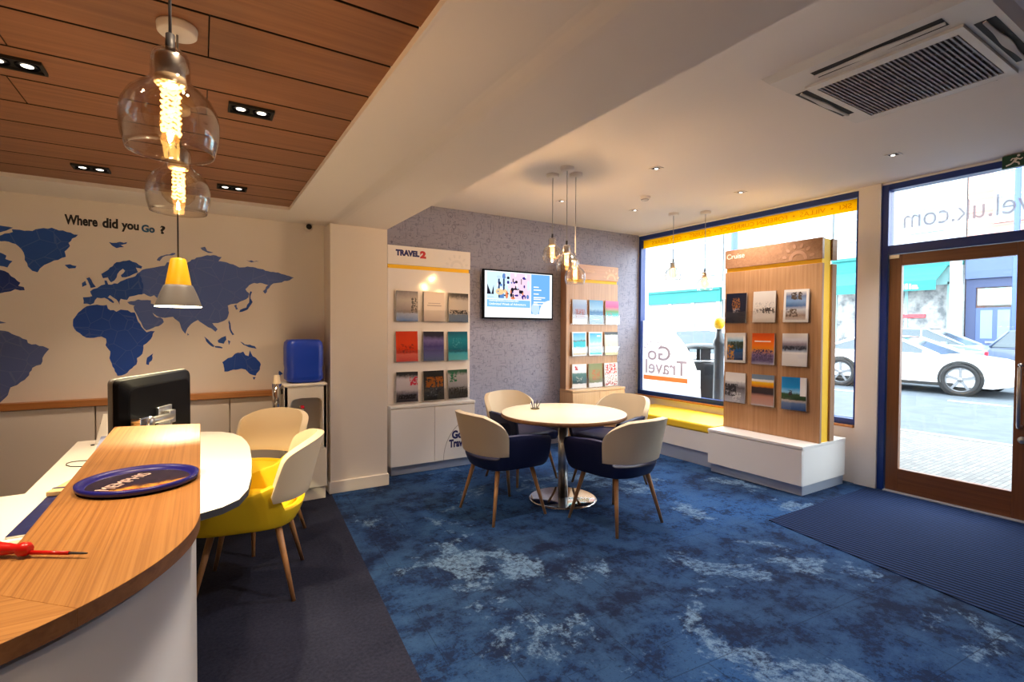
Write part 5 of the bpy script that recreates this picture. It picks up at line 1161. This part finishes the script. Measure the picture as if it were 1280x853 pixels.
# shop with green awning
t = building('shop with a green awning across the street, seen through the door', 7.66, 12.6, 10.5, M['brick2'], M['teal'], 4.15, 4.75, 1)
q = MB(); q.add([(XS-.1,8.15,4.16),(XS-.1,12.5,4.16),(XS-1.3,12.5,3.50),(XS-1.3,8.15,3.50),(XS-1.3,8.15,3.12),(XS-1.3,12.5,3.12),(XS-.1,8.15,4.12),(XS-.1,12.5,4.12)], [(0,1,2,3),(3,2,5,4)]); q.build('awning', M['teal'], t, solid=.03)
lettering('sign_lettering', 'Cilia', (XS-1.345, 9.65, 3.19), (0,-1,0), (0,0,1), .95, .23, M['text_white'], t, .02, .004)
q = MB(); q.box(XS+.0, XS+.06, 8.1, 12.5, G0, G0+.7); q.build('stall_riser', M['render'], t)
q = MB()
for y in (8.1, 9.55, 11.0, 12.4): q.box(XS-.02, XS+.06, y, y+.1, G0+.7, 3.5)
q.box(XS-.02, XS+.06, 8.1, 12.5, 3.4, 4.15); q.build('shop_window_frame', M['teal_pale'], t)
q = MB(); q.box(XS+.02, XS+.03, 8.1, 12.5, G0+.7, 3.45); q.build('shop_window', M['shop_stock'], t)
q = MB(); q.box(XS-.06, XS+.0, 8.9, 10.4, 2.05, 2.2); q.build('red_sign', M['tail_red'], t)
q = MB(); q.box(XS-.25, XS+.04, 7.7, 8.05, G0, 5.2); q.box(XS-.32, XS+.04, 7.67, 8.09, 4.55, 5.2); q.build('pilaster', M['render'], t)
# blue shop
t = building('blue shopfront with panelled door across the street, seen through the glass door', 2.0, 7.62, 10.5, M['brick'], M['shop_blue'], 3.55, 4.75, 2)
q = MB(); q.box(XS-.02, XS+.06, 2.1, 4.4, G0, G0+.9); q.box(XS-.02, XS+.06, 5.9, 7.6, 3.2, 3.56); q.box(XS-.02, XS+.06, 7.3, 7.6, G0, 3.2); q.box(XS-.02, XS+.06, 5.85, 6.15, G0, 3.2); q.box(XS-.02, XS+.06, 2.1, 5.9, 3.2, 3.56); q.box(XS-.02, XS+.06, 5.45, 5.9, G0, 3.2); q.build('shopfront_frame', M['shop_blue_dark'], t)
q = MB(); q.box(XS+.0, XS+.05, 6.15, 7.3, G0, 2.4); dr = q.build('door', M['shop_blue'], t)
q = MB(); q.box(XS-.01, XS+.0, 6.3, 6.65, 1.2, 2.3); q.box(XS-.01, XS+.0, 6.8, 7.15, 1.2, 2.3); q.build('door_panel', mat('pale_blue_panel', S(112,132,176), .6), dr)
q = MB(); q.box(XS-.02, XS+.0, 6.45, 7.0, 1.02, 1.1); q.build('letter_plate', M['silver'], dr)
q = MB(); q.box(XS+.01, XS+.05, 6.2, 7.25, 2.5, 3.15); q.build('door_fanlight', M['teal_pale'], t)
q = MB(); q.box(XS+.02, XS+.03, 2.1, 5.45, G0+.9, 3.2); q.build('shop_window', M['shop_glass'], t)
q = MB(); q.box(XS-.1, XS-.0, 4.3, 5.5, 3.15, 3.38); q.build('red_sign', M['tail_red'], t)
for y in (5.66, 5.0):
    q = MB(); q.lathe([(0,2.2),(.06,2.2),(.09,2.5),(0,2.55)], (XS-.15,y,0), 12); q.build('wall_lamp', emission('amber_lamp_%d' % int(y*100), (1,.6,.3,1), 6), t)
building('brick shop building right of the blue shopfront', -6.0, 2.0, 10.5, M['brick'], M['teal_pale'], 3.55, 4.4, 3)
# row seen through the window
t = building('pale shop with a teal shopfront seen through the window behind the litter bin', 12.7, 18.6, 10.5, M['render'], M['teal_pale'], 3.3, 4.2, 4)
q = MB()
for y in (12.8, 14.6, 16.4, 18.2): q.box(XS-.02, XS+.06, y, y+.2, G0, 3.3)
q.box(XS-.02, XS+.06, 12.8, 18.4, G0, G0+.7); q.build('shopfront_frame', M['teal_pale'], t)
q = MB(); q.box(XS+.02, XS+.03, 12.8, 18.4, G0+.7, 3.3); q.build('shop_window', M['shop_glass'], t)
t = building('pale building with light shop windows furthest left across the street', 18.7, 27.0, 10.5, M['brick2'], M['teal'], 3.2, 3.9, 5)
q = MB()
for y in (18.8, 20.6, 22.4, 24.2, 26.6): q.box(XS-.02, XS+.06, y, y+.25, G0, 3.2)
q.box(XS-.02, XS+.06, 18.8, 26.8, G0, G0+.6); q.build('shopfront_frame', M['render'], t)
q = MB(); q.box(XS+.02, XS+.03, 18.8, 26.8, G0+.6, 3.2); q.build('shop_window', M['shop_glass'], t)

# ================================================================== light
w = bpy.data.worlds.new('overcast_sky'); SC.world = w; w.use_nodes = True
bg = w.node_tree.nodes['Background']; bg.inputs[0].default_value = (.86, .95, 1.0, 1); bg.inputs[1].default_value = SKY
def lamp(name, kind, loc, energy, col, size=.03, spot=None, blend=.6, aim=None):
    l = bpy.data.lights.new(name, kind); l.energy = energy; l.color = col
    if kind in ('POINT', 'SPOT'): l.shadow_soft_size = size
    if kind == 'SPOT': l.spot_size = radians(spot); l.spot_blend = blend
    o = bpy.data.objects.new(name, l); COL.objects.link(o); o.location = loc
    if aim is not None: o.rotation_euler = (Vector(aim)-Vector(loc)).to_track_quat('-Z', 'Y').to_euler()
    return o
WARM = (1, .66, .36); WARM2 = (1, .76, .52); NEUT = (1, .93, .88)
for p in ((-.049,1.265,1.876), (-.056,1.93,1.882)): lamp('bulb_light', 'POINT', p, E_BULB, WARM, .006)
for p in ((2.586,3.527,2.10),(2.571,3.308,2.01),(2.739,3.403,1.915)): lamp('bulb_light', 'POINT', p, E_TBULB, WARM, .006)
lamp('bulb_light', 'POINT', (4.588,3.936,2.09), E_TBULB*.35, WARM, .006); lamp('bulb_light', 'POINT', (4.826,3.69,1.975), E_TBULB*.35, WARM, .006)
lamp('bell_light', 'SPOT', (lx, ly, lz+.012), E_BELL, (1,.84,.50), .02, 124, .18, (lx, ly, 0))
for x, y in ((-.568,2.50),(.195,2.487),(-.546,3.885),(.187,3.90),(-.56,1.1),(.19,1.1),(-.56,-.3),(.19,-.3)):  # last four are unseen lamps added without fittings, continuing the ceiling grid
    for s_ in (-1, 1): lamp('downlight', 'SPOT', (x+s_*.04, y, 2.374), E_DOWN, WARM2, .012, 95, .8, (x+s_*.04, y, 0))
for (x, y, ax_, ay_, e) in ((3.191,2.924,3.1,2.9,1),(4.449,1.743,4.5,1.7,.8),(4.42,2.986,4.62,2.9,1.3),(3.177,4.178,3.1,4.2,.7),(4.10,4.06,4.2,4.2,.25),(1.95,2.6,1.95,2.6,1.2),(1.9,1.2,1.0,1.1,1.7),(3.2,.2,3.2,.2,.8),(1.9,-.8,1.9,-.8,.8)):  # last four are unseen spots added without fittings; one tilts to brighten the counter
    lamp('spot_light', 'SPOT', (x, y, ZC-.012), E_SPOT*e, NEUT, .012, 100, .8, (ax_, ay_, 0))

# ================================================================== camera
f_px = 629.6; yaw, pitch, roll = radians(31.734), radians(-1.2153), radians(.2794)
F_ = Vector((sin(yaw)*cos(pitch), cos(yaw)*cos(pitch), sin(pitch))); r0 = Vector((cos(yaw), -sin(yaw), 0)); u0 = r0.cross(F_)
Rr = r0*cos(roll)+u0*sin(roll); Uu = -r0*sin(roll)+u0*cos(roll)
cam = bpy.data.cameras.new('camera'); co = bpy.data.objects.new('camera', cam); COL.objects.link(co); SC.camera = co
cam.sensor_fit = 'HORIZONTAL'; cam.sensor_width = 36; cam.lens = f_px/1280*36; cam.clip_start = .05; cam.clip_end = 300
co.matrix_world = Matrix(((Rr.x, Uu.x, -F_.x, 0), (Rr.y, Uu.y, -F_.y, 0), (Rr.z, Uu.z, -F_.z, 1.43), (0,0,0,1)))

for o in COL.objects:
    if '_b' in o: del o['_b']
vs = SC.view_settings; vs.view_transform = 'Standard'; vs.look = 'None'; vs.exposure = EXPOSURE; vs.gamma = 1; vs.use_curve_mapping = False
cy = SC.cycles; cy.max_bounces = 9; cy.diffuse_bounces = 5; cy.glossy_bounces = 4; cy.transmission_bounces = 6; cy.transparent_max_bounces = 20
cy.sample_clamp_indirect = 6; cy.caustics_reflective = False; cy.caustics_refractive = False; cy.use_denoising = True
